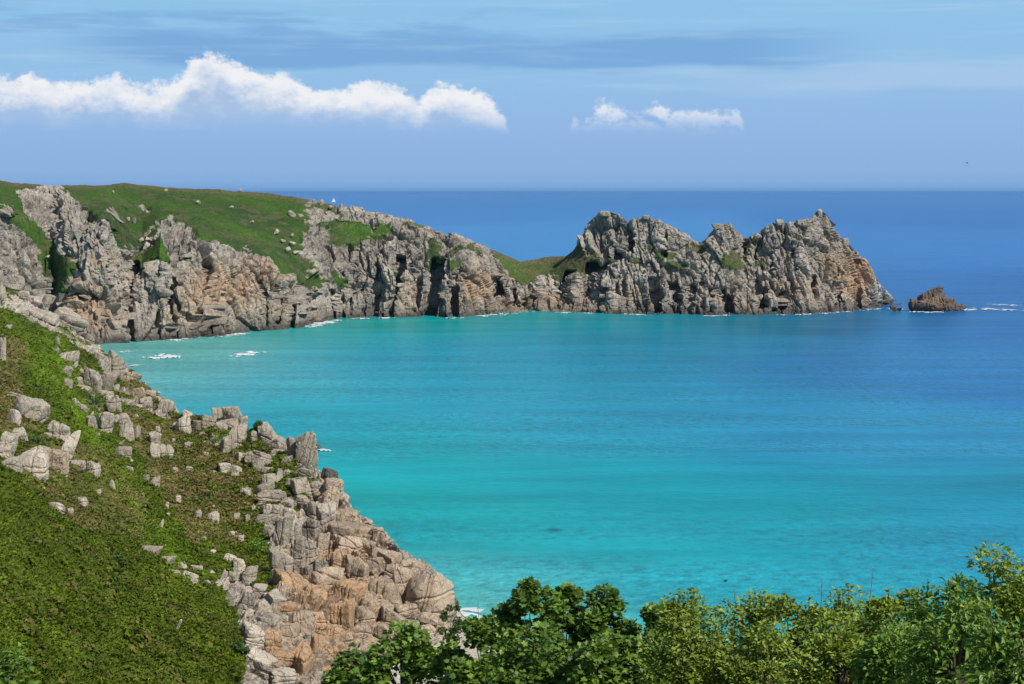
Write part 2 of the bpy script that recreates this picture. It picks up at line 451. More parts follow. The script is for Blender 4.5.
C = C*(1-dirt)+C*.45*dirt
n1 = noisec(p0, 30, 66)[:, None]; n2 = noisec(p0, 7, 67)[:, None]
gG = np.array([.068, .14, .020]); gD = np.array([.034, .062, .024]); gB = np.array([.15, .135, .065])
G = gG*(1+.5*n2)
kd = np.clip(.55+1.6*n1+1.4*n2, 0, 1)*.65; G = G*(1-kd)+gD*kd
rim = (np.exp(-((pyf-np.interp(pxf, skyX, skyY))/4.)**2))[:, None]*.8
kb = np.clip(sstep(.0, .4, n2+.4*n1)*.5+rim+sstep(420, 560, pxf)[:, None]*.35, 0, .85); G = G*(1-kb)+gB*kb
rk = rock[:, None]
Cf = np.clip(C*rk+G*(1-rk), .01, .9)
o = mesh_np('headland', pf, gridfaces(*Zf.shape), M['farland'], False, Cf)
tag(o, kind='structure')

def far_depth(px, py):
    j = np.argmin(abs(pxs-px)); c = PYf[:, j]; a = int(np.argmax(vf >= 2)); b = int(np.argmax(vf >= 6))
    cc = c[a:b+1]; i = int(np.argmin(abs(cc-py))); return Df[a+i, j]

# ------------------------------------------------------------------ near hillside sheet
#      px    seven (row, depth) points up the picture; the last is the brow
KN = [(-200, (700, 100), (600, 122), (500, 160), (480, 200), (400, 290), (330, 390), (262, 520)),
      (0, (700, 112), (600, 140), (484, 205), (470, 246), (400, 320), (330, 410), (283, 560)),
      (60, (700, 130), (600, 165), (516, 218), (500, 250), (410, 345), (350, 440), (322, 540)),
      (100, (700, 142), (600, 185), (535, 232), (515, 262), (440, 350), (380, 440), (347, 545)),
      (120, (700, 150), (600, 200), (548, 240), (530, 266), (470, 325), (410, 400), (362, 520)),
      (150, (700, 157), (620, 196), (568, 238), (550, 266), (490, 318), (430, 390), (387, 480)),
      (180, (700, 165), (630, 203), (592, 234), (565, 268), (505, 320), (455, 375), (414, 430)),
      (215, (700, 172), (645, 200), (612, 228), (575, 272), (510, 325), (460, 370), (416, 408)),
      (240, (700, 178), (660, 198), (632, 226), (580, 276), (520, 322), (470, 362), (424, 400)),
      (270, (700, 190), (660, 215), (620, 244), (575, 280), (530, 314), (480, 350), (434, 386)),
      (300, (700, 202), (655, 228), (615, 254), (575, 282), (535, 310), (490, 342), (446, 372)),
      (322, (700, 212), (655, 236), (615, 258), (580, 280), (545, 304), (510, 328), (470, 358)),
      (350, (700, 224), (660, 242), (625, 258), (595, 273), (565, 290), (535, 310), (506, 335)),
      (400, (700, 232), (655, 252), (630, 262), (610, 269), (590, 277), (568, 287), (546, 301)),
      (430, (700, 234), (650, 257), (628, 265), (612, 271), (600, 276), (584, 283), (568, 293)),
      (446, (700, 234), (655, 255), (636, 264), (622, 271), (612, 275), (602, 280), (590, 286)),
      (462, (700, 234), (664, 250), (650, 257), (638, 264), (630, 268), (624, 272), (618, 277)),
      (520, (700, 234), (684, 241), (674, 246), (666, 251), (660, 254), (654, 258), (648, 262)),
      (1400, (700, 234), (684, 241), (674, 246), (666, 251), (660, 254), (654, 258), (648, 262))]
kx = [k[0] for k in KN]
def near_base(px, rows_per):
    near = []
    L = sstep(250, 420, px)
    d0 = np.interp(px, kx, [k[1][1] for k in KN]); z0 = H-(700-HZ)/F*d0
    rows = [(np.full_like(px, 73.4), np.full_like(px, 1.)),
            (np.full_like(px, 73.3), np.full_like(px, 2.5)),
            (66.5-0*L, np.full_like(px, 20.)),
            (60.0-2*L, np.full_like(px, 36.)),
            (50-3*L, np.full_like(px, 66.)),
            (z0+(38-z0)*.75*L+(1-L)*6, d0*(.8-.3*L))]
    for k in range(7):
        py = np.interp(px, kx, [q[k+1][0] for q in KN]); d = np.interp(px, kx, [q[k+1][1] for q in KN])
        rows.append((H-(py-HZ)/F*d, d))
    zb, db = rows[-1]
    rows.append((zb*.75-1.2, db+8)); rows.append((zb*.2-3, db+26)); rows.append((np.full_like(px, -9), db+60))
    out = []; vs = []
    for k in range(len(rows)-1):
        for j in range(rows_per[k]):
            t = j/rows_per[k]
            out.append((rows[k][0]*(1-t)+rows[k+1][0]*t, rows[k][1]*(1-t)+rows[k+1][1]*t)); vs.append(k+t)
    out.append(rows[-1]); vs.append(len(rows)-1)
    return np.array([o[0] for o in out]), np.array([o[1] for o in out]), np.array(vs)

pxn = np.concatenate([np.arange(-200, 480, 1.), np.arange(480, 1400, 6.)])
Zn, Dn, vn = near_base(pxn, [2, 10, 12, 14, 16, 24, 90, 70, 50, 70, 70, 60, 14, 10, 6])
Zn = blur(Zn, 12, 0); Dn = blur(Dn, 12, 0); Dn = blur(Dn, 14, 1); Zn = blur(Zn, 14, 1)
PXn = np.broadcast_to(pxn, Zn.shape)
Pn = np.stack([(PXn-CX)/F*Dn, Dn, Zn], 2)
PYn = HZ+(H-Zn)/Dn*F
ROW0 = int(np.argmax(vn >= 6)); ROWS = int(np.argmax(vn >= 12))
def near_depth(px, py):
    j = int(np.argmin(abs(pxn-px))); c = PYn[ROW0:ROWS+1, j]; i = int(np.argmin(abs(c-py)))
    return float(Dn[ROW0+i, j])

q0 = Pn.reshape(-1, 3); pxq = PXn.ravel(); pyq = PYn.ravel(); vq = np.repeat(vn, len(pxn)); dq = q0[:, 1]
wx = pxq+6*fbm(q0/7., 3, 105)+3*fbm(q0/2.2, 2, 107); wy = pyq+5*fbm(q0/7., 3, 106)+3*fbm(q0/2.2, 2, 108)
NR = [[(258, 512), (300, 512), (322, 470), (350, 470), (400, 530), (470, 575), (475, 612), (450, 636), (345, 720), (238, 720), (244, 650), (238, 615), (216, 585), (232, 562), (262, 594), (276, 590), (270, 545)],
      [(-210, 240), (0, 275), (35, 292), (60, 312), (100, 335), (122, 355), (98, 358), (62, 337), (30, 321), (0, 308), (-210, 300)],
      [(255, 425), (310, 430), (335, 470), (305, 470), (270, 450)]]
rkn = np.zeros(len(q0))
for poly in NR: rkn = np.maximum(rkn, inpoly(wx, wy, poly)*1.)
sp = fbm(q0/9., 3, 109)
mixzone = inpoly(wx, wy, [(190, 410), (300, 425), (330, 480), (300, 520), (262, 520), (215, 470), (195, 440)])
rkn = np.maximum(rkn, np.where(mixzone, sstep(.12, .25, sp), 0))
mz3 = inpoly(wx, wy, [(100, 335), (135, 350), (190, 400), (215, 425), (180, 428), (140, 406), (104, 376)])
rkn = np.maximum(rkn, np.where(mz3, sstep(-.08, .06, sp), 0))
spot_g = inpoly(wx, wy, [(-210, 240), (0, 275), (35, 292), (60, 312), (100, 335), (122, 355), (98, 358), (62, 337), (30, 321), (0, 308), (-210, 300)])
rkn = np.where(spot_g, rkn*(1-sstep(.12, .2, fbm(q0/6., 3, 143))), rkn)
mz2 = inpoly(wx, wy, [(80, 350), (120, 360), (200, 425), (200, 470), (150, 460), (95, 440), (75, 400)])
rkn = np.maximum(rkn, np.where(mz2, sstep(.2, .3, sp), 0))
rkn = np.maximum(rkn, (vq > 12.15)*1.)
beach = np.clip(sstep(3.2, 1.7, q0[:, 2]+1.0*fbm(q0/4., 3, 110))*sstep(330, 380, pxq+.15*(pyq-600)), 0, 1)*(vq < 12.3)*(pyq > 610)*(1-sstep(500, 545, pxq))
rkn = rkn*(1-beach)
rkn = rkn*(vq > 6.0)
nn = gridnormals(Pn).reshape(-1, 3); nn *= np.where(nn[:, 2:3] < 0, -1, 1)
dirn = nn+np.array([.12, -.45, 0]); dirn /= np.linalg.norm(dirn, axis=1, keepdims=True)
dN, crN, toN = blocks(q0, [((7.5, 7.5, 12), 1.9, 2.0, 1.9, .08), ((3.2, 3.2, 5.5), .8, 1.1, 1.0, .10), ((1.5, 1.5, 2.0), .22, .4, .3, .14)], 203)
dN += .3*fbm(q0/2., 4, 111)
vegn = 1.3*fbm(q0/6., 3, 112)+.75*fbm(q0/2.2, 3, 113)+.15*fbm(q0/.6, 2, 114)
Dd = dN*rkn+(1-rkn)*(1-beach)*vegn*np.clip(dq/60., .1, 1)
Dd *= 1-.5*np.exp(-((vq-12)/.25)**2)
Dd *= 1-((pxq > 456) & (vq > 11))*1.
pn = q0+dirn*Dd[:, None]
nz = lambda s, seed: fbm(q0/s, 4, seed)[:, None]
pinkz = np.exp(-(((wx-345)/70)**2+((wy-600)/75)**2))
warmN = np.clip(pinkz*1.3+.4*nz(6, 120)[:, 0]+.25*toN-.15, 0, 1)
Cn = np.array([.46, .405, .335])*(1+.3*toN[:, None]+.25*nz(3, 121))
Cn = Cn*(1-warmN[:, None]*.85)+np.array([.50, .34, .205])*warmN[:, None]*.85
tdn = (1-sstep(.5, 2.5, pn[:, 2]+nz(3, 122)[:, 0]))[:, None]*.6*(1-beach[:, None]); Cn = Cn*(1-tdn)+c_d*tdn
bright = np.zeros(len(q0))
for gx, gy, ga, gb, an in [(45, 372, 46, 14, 50), (85, 420, 50, 14, 50), (120, 480, 50, 13, 62), (170, 548, 34, 11, 55), (140, 515, 30, 8, 70), (222, 438, 16, 8, 20), (60, 360, 30, 12, 60)]:
    a = math.radians(an); xx = (wx-gx)*math.cos(a)+(wy-gy)*math.sin(a); yy = -(wx-gx)*math.sin(a)+(wy-gy)*math.cos(a)
    bright = np.maximum(bright, np.exp(-(xx/ga)**2-(yy/gb)**2))
heath = np.maximum(inpoly(wx, wy, [(120, 360), (200, 420), (262, 470), (262, 512), (240, 545), (190, 545), (150, 470), (125, 430)]), inpoly(wx, wy, [(-10, 330), (30, 345), (20, 380), (40, 430), (-10, 440)]))*1.
heath = np.maximum(heath, inpoly(wx, wy, [(20, 432), (110, 450), (150, 500), (140, 545), (60, 520), (20, 480)])*.6)
gm = np.array([.10, .142, .014]); gl = np.array([.15, .25, .014]); gd = np.array([.06, .085, .016]); gh = np.array([.23, .18, .075])
Gn = gm*(1+.35*nz(2.5, 130)+.25*nz(12, 131))
b_ = bright[:, None]*.8; Gn = Gn*(1-b_)+gl*b_
h_ = np.clip(heath*(.55+1.2*nz(4, 132)[:, 0])+sstep(.25, .5, nz(7, 133)[:, 0])*.35, 0, .85)[:, None]; Gn = Gn*(1-h_)+gh*h_
k_ = sstep(.05, .4, nz(5, 134))*.6*(1-.6*b_); Gn = Gn*(1-k_)+gd*k_
Cc = Cn*rkn[:, None]+Gn*(1-rkn[:, None])
Cc = Cc*(1-beach[:, None])+np.array([.62, .56, .46])*beach[:, None]
o = mesh_np('hillside', pn, gridfaces(*Zn.shape), M['nearland'], False, np.clip(Cc, .01, .9))
tag(o, kind='structure')
pnG = pn.reshape(Zn.shape+(3,)); veg_tint = Gn.reshape(Zn.shape+(3,)); rkG = np.maximum(rkn, beach).reshape(Zn.shape)

# ------------------------------------------------------------------ ground cover on the near hill
def cover():
    R, Cn_ = Zn.shape
    n = 150000
    r = rng.uniform(ROW0-8, ROWS-1, n); c = rng.uniform(0, 679, n)
    ri, ci = r.astype(int), c.astype(int)
    keep = (rkG[ri, ci] < .5)
    ri, ci, r, c = ri[keep], ci[keep], r[keep], c[keep]
    fr, fc = (r-ri)[:, None], (c-ci)[:, None]
    P = pnG[ri, ci]*(1-fr)*(1-fc)+pnG[ri+1, ci]*fr*(1-fc)+pnG[ri, ci+1]*(1-fr)*fc+pnG[ri+1, ci+1]*fr*fc
    T = veg_tint[ri, ci]*np.exp(.2*rng.standard_normal((len(P), 1)))*np.clip(1+.7*fbm(P/3.2, 4, 140), .5, 1.6)[:, None]
    # thin out by distance: near ground keeps every tuft
    K = 4
    n = len(P)
    size = rng.uniform(.22, .5, n)*(.75+P[:, 1]/600.)
    V = np.zeros((n, K, 4, 3)); Cc = np.zeros((n, K, 4, 3))
    az0 = rng.uniform(0, 6.28, n)
    for k in range(K):
        az = az0+k*6.283/K+rng.uniform(-.5, .5, n); el = rng.uniform(.2, 1.1, n)
        dr = np.stack([np.cos(az)*np.cos(el), np.sin(az)*np.cos(el), np.sin(el)], 1)
        sd = np.stack([-np.sin(az), np.cos(az), rng.uniform(-.3, .3, n)], 1)
        L = (size*rng.uniform(.7, 1.3, n))[:, None]; w = L*.28
        V[:, k, 0] = P-sd*w*.3-np.array([0, 0, .05]); V[:, k, 1] = P+dr*L*.6-sd*w+np.array([0, 0, .05]); V[:, k, 2] = P+dr*L-np.array([0, 0, 1])*L*.12; V[:, k, 3] = P+dr*L*.6+sd*w+np.array([0, 0, .05])
        Cc[:, k] = (T*(1+.1*rng.standard_normal((n, 1))))[:, None, :]
    Fc = np.arange(n*K*4).reshape(-1, 4)
    o = mesh_np('bracken', V.reshape(-1, 3), Fc, M['cover'], False, np.clip(Cc.reshape(-1, 3), .006, .5))
    tag(o, 'low bracken, heather and grass covering the near hillside', 'ground cover', kind='stuff')
cover()

def scrub():
    n0 = 5200
    r = rng.uniform(ROW0-8, ROWS-1, n0); c = rng.uniform(0, 679, n0); ri, ci = r.astype(int), c.astype(int)
    P0 = pnG[ri, ci]; k = (rkG[ri, ci] < .5) & (rng.random(n0) < np.clip(.35+1.6*fbm(P0/9., 3, 150)+.35*(P0[:, 0]/P0[:, 1]*F+CX > 90), .04, 1))
    P0, T0 = P0[k], veg_tint[ri[k], ci[k]]; n = len(P0); K = 34
    rad = rng.uniform(.35, 1.15, n)*(.7+P0[:, 1]/700)
    kindc = rng.random(n)
    pal = np.array([[.06, .095, .012], [.12, .18, .015], [.17, .14, .05], [.12, .10, .04]])
    T = pal[np.minimum((kindc*4).astype(int), 3)]*.4+T0*.6
    d = rng.normal(0, 1, (n, K, 3)); d[:, :, 2] = abs(d[:, :, 2]); d /= np.linalg.norm(d, axis=2, keepdims=True)
    C = P0[:, None]+d*rad[:, None, None]*rng.uniform(.6, 1.05, (n, K, 1))*np.array([1, 1, .75])
    a = np.cross(d, rng.normal(0, 1, (n, K, 3))); a /= np.linalg.norm(a, axis=2, keepdims=True); b = np.cross(d, a)+d*.5
    s_ = rad[:, None, None]*rng.uniform(.18, .34, (n, K, 1))
    V = np.stack([C-a*s_, C-b*s_*.8, C+a*s_, C+b*s_*.8], 2)
    Cc = np.repeat((T[:, None]*np.exp(.15*rng.standard_normal((n, K, 1))))[:, :, None], 4, 2)
    o = mesh_np('heather', V.reshape(-1, 3), np.arange(n*K*4).reshape(-1, 4), M['cover'], False, np.clip(Cc.reshape(-1, 3), .008, .5))
    tag(o, 'knee high heather and gorse cushions dotted over the near hillside', 'ground cover', kind='stuff')
scrub()

# ------------------------------------------------------------------ boulders
def boulder_mesh(dims, seed, res=4, boxy=.8, joints=2, k=11, rough=.05):
    r_ = np.random.default_rng(seed)
    V, Fc = ico(res)
    nrm = []
    for ax in range(3):
        for s in (1, -1):
            v = np.zeros(3); v[ax] = s; v += r_.normal(0, .18, 3); v /= np.linalg.norm(v); nrm.append((v, r_.uniform(.8, 1.02)))
    for _ in range(r_.integers(5, 9)):
        v = r_.normal(0, 1, 3); v /= np.linalg.norm(v); nrm.append((v, r_.uniform(.84, 1.1)))
    acc = np.zeros(len(V))
    for v, d in nrm:
        acc += np.maximum(0, V@v/d)**k
    R = acc**(-1./k)
    P = V*R[:, None]
    off = r_.uniform(0, 100, 3)
    S = np.array(dims)/2.
    m = float(np.mean(S))
    P = P*S
    q = P/m
    P = P*(1+rough*fbm(q*1.3+off, 4, seed % 1000)+rough*.5*fbm(q*4+off, 3, seed % 777))[:, None]
    for j in range(joints):
        ax = 2 if r_.random() < .5 else 0
        nv = r_.normal(0, .18, 3); nv[ax] += 1; nv /= np.linalg.norm(nv)
        o0 = r_.uniform(-.55, .55)*S[ax]
        w = .045*m+.02
        dd = P@nv-o0+.06*m*fbm(q*1.5+off, 2, 5)
        P = P*(1-.13*np.exp(-(dd/w)**2))[:, None]
    return P, Fc

def rot(P, yaw, lean, pitch=0):
    cy, sy = math.cos(yaw), math.sin(yaw); cl, sl = math.cos(lean), math.sin(lean); cp, sp_ = math.cos(pitch), math.sin(pitch)
    Rz = np.array([[cy, -sy, 0], [sy, cy, 0], [0, 0, 1]]); Ry = np.array([[cl, 0, sl], [0, 1, 0], [-sl, 0, cl]]); Rx = np.array([[1, 0, 0], [0, cp, -sp_], [0, sp_, cp]])
    return P@(Ry@Rx@Rz).T

B = """20 398 28 7 20 g|31 414 24 26 30 p|15 419 10 18 8 p|57 436 22 26 15 g|19 436 12 12 0 p|4 450 15 34 8 p|12 468 12 22 8 p|34 469 23 36 8 p|54 461 26 26 12 t|76 465 16 10 10 p|92 470 13 16 15 p|19 474 6 9 0 g|58 509 12 12 20 p|69 513 7 9 0 p|83 503 9 11 0 g|3 421 7 6 0 p|66 452 11 30 12 p
94 384 13 28 6 g|103 384 12 26 5 g|115 370 14 25 8 g|104 367 11 17 10 g|113 405 15 18 5 g|107 397 14 12 0 g|103 427 18 28 5 g|90 424 7 15 5 g|122 420 17 12 0 p|126 435 14 22 5 g|136 433 6 12 0 g|122 452 10 12 0 g|154 441 9 14 0 p|158 431 5 10 0 p|165 452 13 16 0 p|154 454 9 14 0 p|166 407 14 14 15 g|183 428 13 18 0 p|187 446 6 9 0 p|130 378 14 12 30 t|140 395 10 14 10 t|150 394 11 8 20 t|187 415 8 9 20 t|177 428 7 12 0 p|146 402 8 9 0 g|158 400 7 8 0 t
68 360 15 15 0 g|67 372 9 12 0 g|69 384 7 10 0 g|78 382 8 9 0 g|57 351 6 6 0 g|57 341 5 10 0 g|2 352 6 28 0 g|10 305 14 6 20 p|8 328 6 6 0 p|37 316 36 13 28 p|20 311 16 6 10 p|64 322 30 20 35 p|78 331 14 16 20 p|35 301 16 8 15 p|14 287 14 5 10 p|2 295 8 20 0 g|100 358 12 10 20 g|95 349 10 8 20 p|48 298 10 8 20 g|25 294 9 7 0 g|88 340 12 10 30 g
219 414 10 13 0 G|232 413 17 13 0 G|243 421 8 11 8 g|208 424 13 14 0 g|230 424 22 9 0 g|219 427 9 11 10 g|237 440 15 24 8 g|228 447 14 23 5 g|241 457 8 9 0 g|256 440 9 16 0 g|270 437 16 13 35 g|277 444 12 16 20 g|250 457 8 13 0 g|264 460 17 14 0 g|267 471 17 9 0 g|271 480 16 15 8 g|279 478 7 19 8 g|306 451 18 32 3 G|294 450 9 27 3 G|224 467 10 10 0 p|236 470 10 9 0 p|234 476 8 6 0 p|288 474 7 9 0 p|275 453 7 7 0 g|286 461 8 10 15 g|304 473 18 12 10 g|329 475 13 15 15 D|302 489 17 20 0 g|289 485 8 14 10 g|317 488 12 16 0 g|265 488 15 11 0 g|269 497 22 15 10 g|283 497 7 12 0 g|332 490 20 26 20 t|198 424 8 9 0 g|262 430 8 8 0 g|286 450 7 10 10 g
278 512 14 12 20 g|287 508 12 15 10 g|303 501 12 8 0 g|314 510 13 13 0 g|330 500 14 30 12 t|326 519 16 26 8 g|343 518 20 13 25 t|350 531 34 13 8 t|353 546 28 15 10 t|263 522 17 12 8 p|268 533 9 14 5 p|281 536 14 32 12 p|289 529 9 28 3 g|296 533 9 28 0 p|311 531 15 18 5 g|276 568 9 38 3 g|286 568 9 30 0 g|297 557 12 38 2 g|309 553 14 22 3 g|321 551 10 22 0 t|318 568 13 14 0 g|307 573 10 16 0 g|290 586 22 22 3 o|326 579 24 18 12 t|316 594 22 18 5 o|351 566 14 18 8 t|361 575 12 22 8 t|239 566 11 13 0 p|249 576 11 18 5 p|247 520 5 9 0 p|241 538 6 5 0 p|270 583 5 10 0 g|339 561 14 16 5 o|366 546 14 12 25 t|378 553 12 10 25 t|356 522 12 9 35 t
426 592 42 50 6 T|404 585 12 36 -3 t|381 594 28 30 5 t|392 574 13 20 0 t|377 570 16 18 5 t|389 558 18 11 20 t|405 565 14 10 25 t|418 566 14 8 25 t|375 610 24 18 25 t|407 611 22 12 10 t|397 623 26 15 20 t|428 621 24 12 5 t|364 617 18 17 15 t|381 631 18 14 10 t|348 596 20 24 5 o|344 617 17 26 10 o|422 632 22 10 0 t|440 626 14 10 0 t|362 632 16 12 0 t|365 598 14 16 20 t|394 606 10 10 20 t|447 632 12 7 0 p|436 640 12 6 0 p
246 603 12 22 15 g|287 610 22 13 8 o|303 622 18 20 0 t|318 620 12 15 0 o|286 636 20 22 3 t|270 622 16 16 20 g|273 644 15 22 5 o|332 615 9 20 0 o|345 642 16 14 0 t|325 616 5 12 0 g|317 652 13 30 0 o|333 638 16 18 15 o|300 664 19 36 8 o|281 660 18 15 8 o|252 638 19 22 12 p|248 617 10 16 15 p|317 676 10 9 0 g|250 652 18 8 20 g|257 664 26 18 25 p|281 676 24 15 20 p|331 657 12 16 5 o|319 598 12 18 0 o|275 600 20 14 20 p|262 608 12 14 20 p|258 590 10 12 20 p|345 662 18 14 0 o|328 673 14 14 0 o|240 600 9 10 20 p|262 626 9 14 10 g|310 640 8 12 10 g|362 650 18 12 0 t
155 485 9 12 0 p|166 507 4 8 5 p|178 501 5 10 0 p|198 515 6 10 0 p|214 520 10 14 10 p|237 516 5 7 0 p|232 533 5 4 0 p|203 540 6 7 15 p|213 552 5 4 20 p|195 536 5 5 0 p|148 552 17 13 0 g|163 561 14 10 15 p|182 570 8 12 12 p|198 571 9 10 15 p|211 575 9 9 20 p|191 579 13 14 15 p|207 584 8 8 25 p|218 587 8 9 20 p|230 560 11 14 5 p|161 527 3 14 8 p|175 573 12 4 25 p|178 625 3 13 25 p|168 515 4 5 0 p|146 478 5 6 0 g|190 470 5 6 0 p|205 455 6 7 0 p|175 470 5 6 0 g|224 590 8 10 15 p|232 576 7 8 10 p|155 601 3 8 20 p|98 492 5 6 0 p|112 484 5 8 0 p|130 470 5 7 0 p"""
TONE = {'p': 'pale', 'g': 'grey', 't': 'tan', 'o': 'orange', 'G': 'grey', 'T': 'tan', 'D': 'dark'}
WORD = {'p': 'pale grey', 'g': 'grey', 't': 'tan', 'o': 'orange', 'G': 'grey', 'T': 'tan', 'D': 'dark'}
bl = []
for ln in B.split('\n'):
    for it in ln.split('|'):
        a = it.split(); bl.append((float(a[0]), float(a[1]), float(a[2]), float(a[3]), float(a[4]), a[5]))

REG = [('on the ledge at the left edge', -10, 30, 280, 345), ('on the pale spur below the far cliffs', 30, 110, 290, 345), ('in the bracken near the left edge', -10, 28, 345, 480),
       ('in the pale outcrop', 28, 100, 395, 480), ('in bracken beside the green gully', 50, 85, 345, 395), ('in the tower stack beside the green gully', 85, 130, 345, 412),
       ('below the tower stack', 85, 145, 412, 462), ('on the shore brow left of the bay', 126, 200, 370, 432), ('in the heather below the brow', 146, 215, 425, 480), ('below the pale outcrop', 40, 135, 470, 530),
       ('around the perched block on the brow', 200, 262, 400, 434), ('on the slope under the perched block', 195, 262, 434, 480), ('left of the big upright block', 245, 292, 425, 466), ('beneath the big upright block', 283, 325, 463, 500),
       ('in the mid stack on the brow slope', 258, 292, 464, 502), ('at the sea edge of the cliff', 322, 375, 465, 560), ('in the slabs above the orange cliff', 255, 300, 500, 548), ('in the middle of the cliff face', 300, 330, 500, 560),
       ('beside the upright slab pair', 232, 304, 545, 585), ('in the scrub on the heather slope', 140, 250, 465, 545), ('along the stone line over the grass', 140, 256, 545, 595),
       ('near the largest sea boulder', 370, 450, 550, 604), ('under the largest sea boulder', 390, 450, 604, 645), ('in the orange face', 304, 370, 555, 606), ('at the left of the orange face', 232, 282, 585, 690), ('in the lower orange face', 282, 325, 585, 690), ('at the foot of the orange cliff', 325, 395, 604, 690)]
def region(x, y):
    for nme, a, b, c, d in REG:
        if a <= x < b and c <= y < d: return nme
    best = min(REG, key=lambda q: (x-(q[1]+q[2])/2)**2+(y-(q[3]+q[4])/2)**2); return best[0]
def shape_word(w, h, ln):
    r = h/w
    if r > 2.4: return 'narrow upright slab'
    if r > 1.45: return 'tall block'
    if r < .45: return 'thin flat slab'
    if r < .72: return 'low wide block'
    return 'leaning block' if abs(ln) >= 15 else 'squarish boulder'
ORD = ['', 'second', 'third', 'fourth', 'fifth', 'sixth', 'seventh', 'eighth', 'ninth', 'tenth', 'eleventh', 'twelfth', 'thirteenth', 'fourteenth', 'fifteenth', 'sixteenth', 'seventeenth', 'eighteenth', 'nineteenth', 'twentieth']
HERO = {(219, 414): 'smaller left block of the perched pair on the brow against the sea', (232, 413): 'wide weathered block perched on the brow, clear against turquoise water',
        (306, 451): 'big upright rounded granite block standing over the cove against the water', (294, 450): 'dark upright slab pressed against the left of the big rounded block',
        (329, 475): 'dark pointed rock on the cliff edge below the big upright block', (426, 592): 'largest tan rounded boulder at the seaward end of the cliff',
        (404, 585): 'narrow tan pillar against the left side of the largest rounded boulder', (381, 594): 'flat faced tan block left of the largest rounded boulder',
        (300, 664): 'tall orange buttress block at the bottom of the cliff', (2, 352): 'upright grey rock post cut by the left edge of the photo',
        (34, 469): 'tall pale slab tapering down into the bracken near the left edge', (350, 531): 'long layered tan slab overhanging at the seaward cliff edge',
        (20, 398): 'thin flat slab capping the pale outcrop near the left edge', (37, 316): 'long pale slab lying on the spur at the left edge', (148, 552): 'lone grey boulder above the grass slope at the left end of the stone line'}
rec = []
for (x, y, w, h, ln, t) in bl:
    rec.append([x, y, w, h, ln, t, region(x, y), shape_word(w, h, ln)])
keys = {}
for r_ in rec: keys.setdefault((r_[6], r_[7], WORD[r_[5]]), []).append(r_)
for kk, lst in keys.items():
    lst2 = sorted([q for q in lst if (int(q[0]), int(q[1])) not in HERO], key=lambda q: (q[0], q[1]))
    for i, q in enumerate(lst2):
        base = f'{kk[2]} {kk[1]} {kk[0]}'
        n = len(lst2)
        if n > 1:
            if i == 0: base = 'leftmost '+base
            elif i == n-1: base = 'rightmost '+base
            else: base = f'{ORD[i]} from left {base}' if i < 20 else base
        q.append(base)
for q in rec:
    if (int(q[0]), int(q[1])) in HERO: q.append(HERO[(int(q[0]), int(q[1]))])
seed = 100
for (x, y, w, h, ln, t, reg, shp, lab) in rec:
    seed += 1
    d = near_depth(x, y+.15*h)
    # surface the boulder stands on, moved toward the viewer by its own half depth
    s = d/F
    if t in 'T': s *= 1.0
    cl = x > 252 and y > 500 and (int(x), int(y)) != (426, 592)
    Wd, Hh = (w*s*1.32, h*s*1.3) if cl else ((w*s*1.32, h*s*1.35) if (x < 100 and 392 < y < 480) else (w*s*1.22, h*s*1.28))
    if t == 'T': Wd, Hh = w*s*1.06, h*s*1.06
    Dp = max(.55*Wd, min(Wd, Hh)*.9)
    res = 5 if w*h > 700 else (4 if w*h > 90 else 3)
    P, Fc = boulder_mesh((Wd, Dp, Hh), seed, res, joints=4 if w*h > 500 else (3 if w*h > 150 else 1), k=(9 if t in 'T' else (random.choice((14, 18, 22)) if cl else random.choice((9, 12, 16)))), rough=.05 if t == 'T' else .09)
    P = rot(P, random.uniform(-.75, .75) if t not in 'GT' else random.uniform(-.3, .3), math.radians(ln+random.uniform(-6, 6))*.9, random.uniform(-.2, .2))
    loc = W(x, y+.1*h, d-.18*Dp) if not cl else W(x, y+.04*h, d-.1*Dp)
    o = mesh_np('boulder', P, Fc, M[TONE[t]], False, None, None, loc)
    tag(o, lab, 'boulder', 'granite boulders on the near hillside')

# smaller stones between them, few shapes shared by many
variants = []
for v in range(12):
    P, Fc = boulder_mesh((1, random.uniform(.7, 1.), random.uniform(.6, 1.3)), 900+v, 3, joints=1)
    for key in ('pale', 'grey', 'tan', 'orange'):
        ob = mesh_np('boulder', P, Fc, M[key]); me = ob.data; bpy.data.objects.remove(ob)
        variants.append((key, me))
def put_small(x, y, wpx, key, d, label, grp, name='boulder', cat='boulder'):
    me = random.choice([m_ for k_, m_ in variants if k_ == key])
    o = bpy.data.objects.new(name, me); col.objects.link(o)
    s = wpx*d/F
    o.location = W(x, y, d-.1*s); o.scale = (s*random.uniform(.9, 1.2), s, s*random.uniform(.7, 1.1))
    o.rotation_euler = (random.uniform(-.4, .4), random.uniform(-.5, .5), random.uniform(0, 6.28))
    return tag(o, label, cat, grp)
n_small = 0
zones = [([(100, 350), (130, 362), (200, 420), (200, 460), (150, 465), (90, 430)], 18, 'grey', (3, 6), 'small grey stone among heather on the shore brow'),
         ([(200, 425), (300, 440), (330, 480), (290, 515), (250, 500), (205, 470)], 18, 'grey', (3, 7), 'small grey stone between the blocks under the brow'),
         ([(235, 560), (262, 590), (300, 590), (260, 680), (245, 650)], 16, 'pale', (4, 8), 'small pale stone in the chute left of the orange face'),
         ([(130, 460), (250, 500), (225, 590), (150, 545)], 12, 'pale', (2, 4), 'small pale stone poking out of the heather slope')]
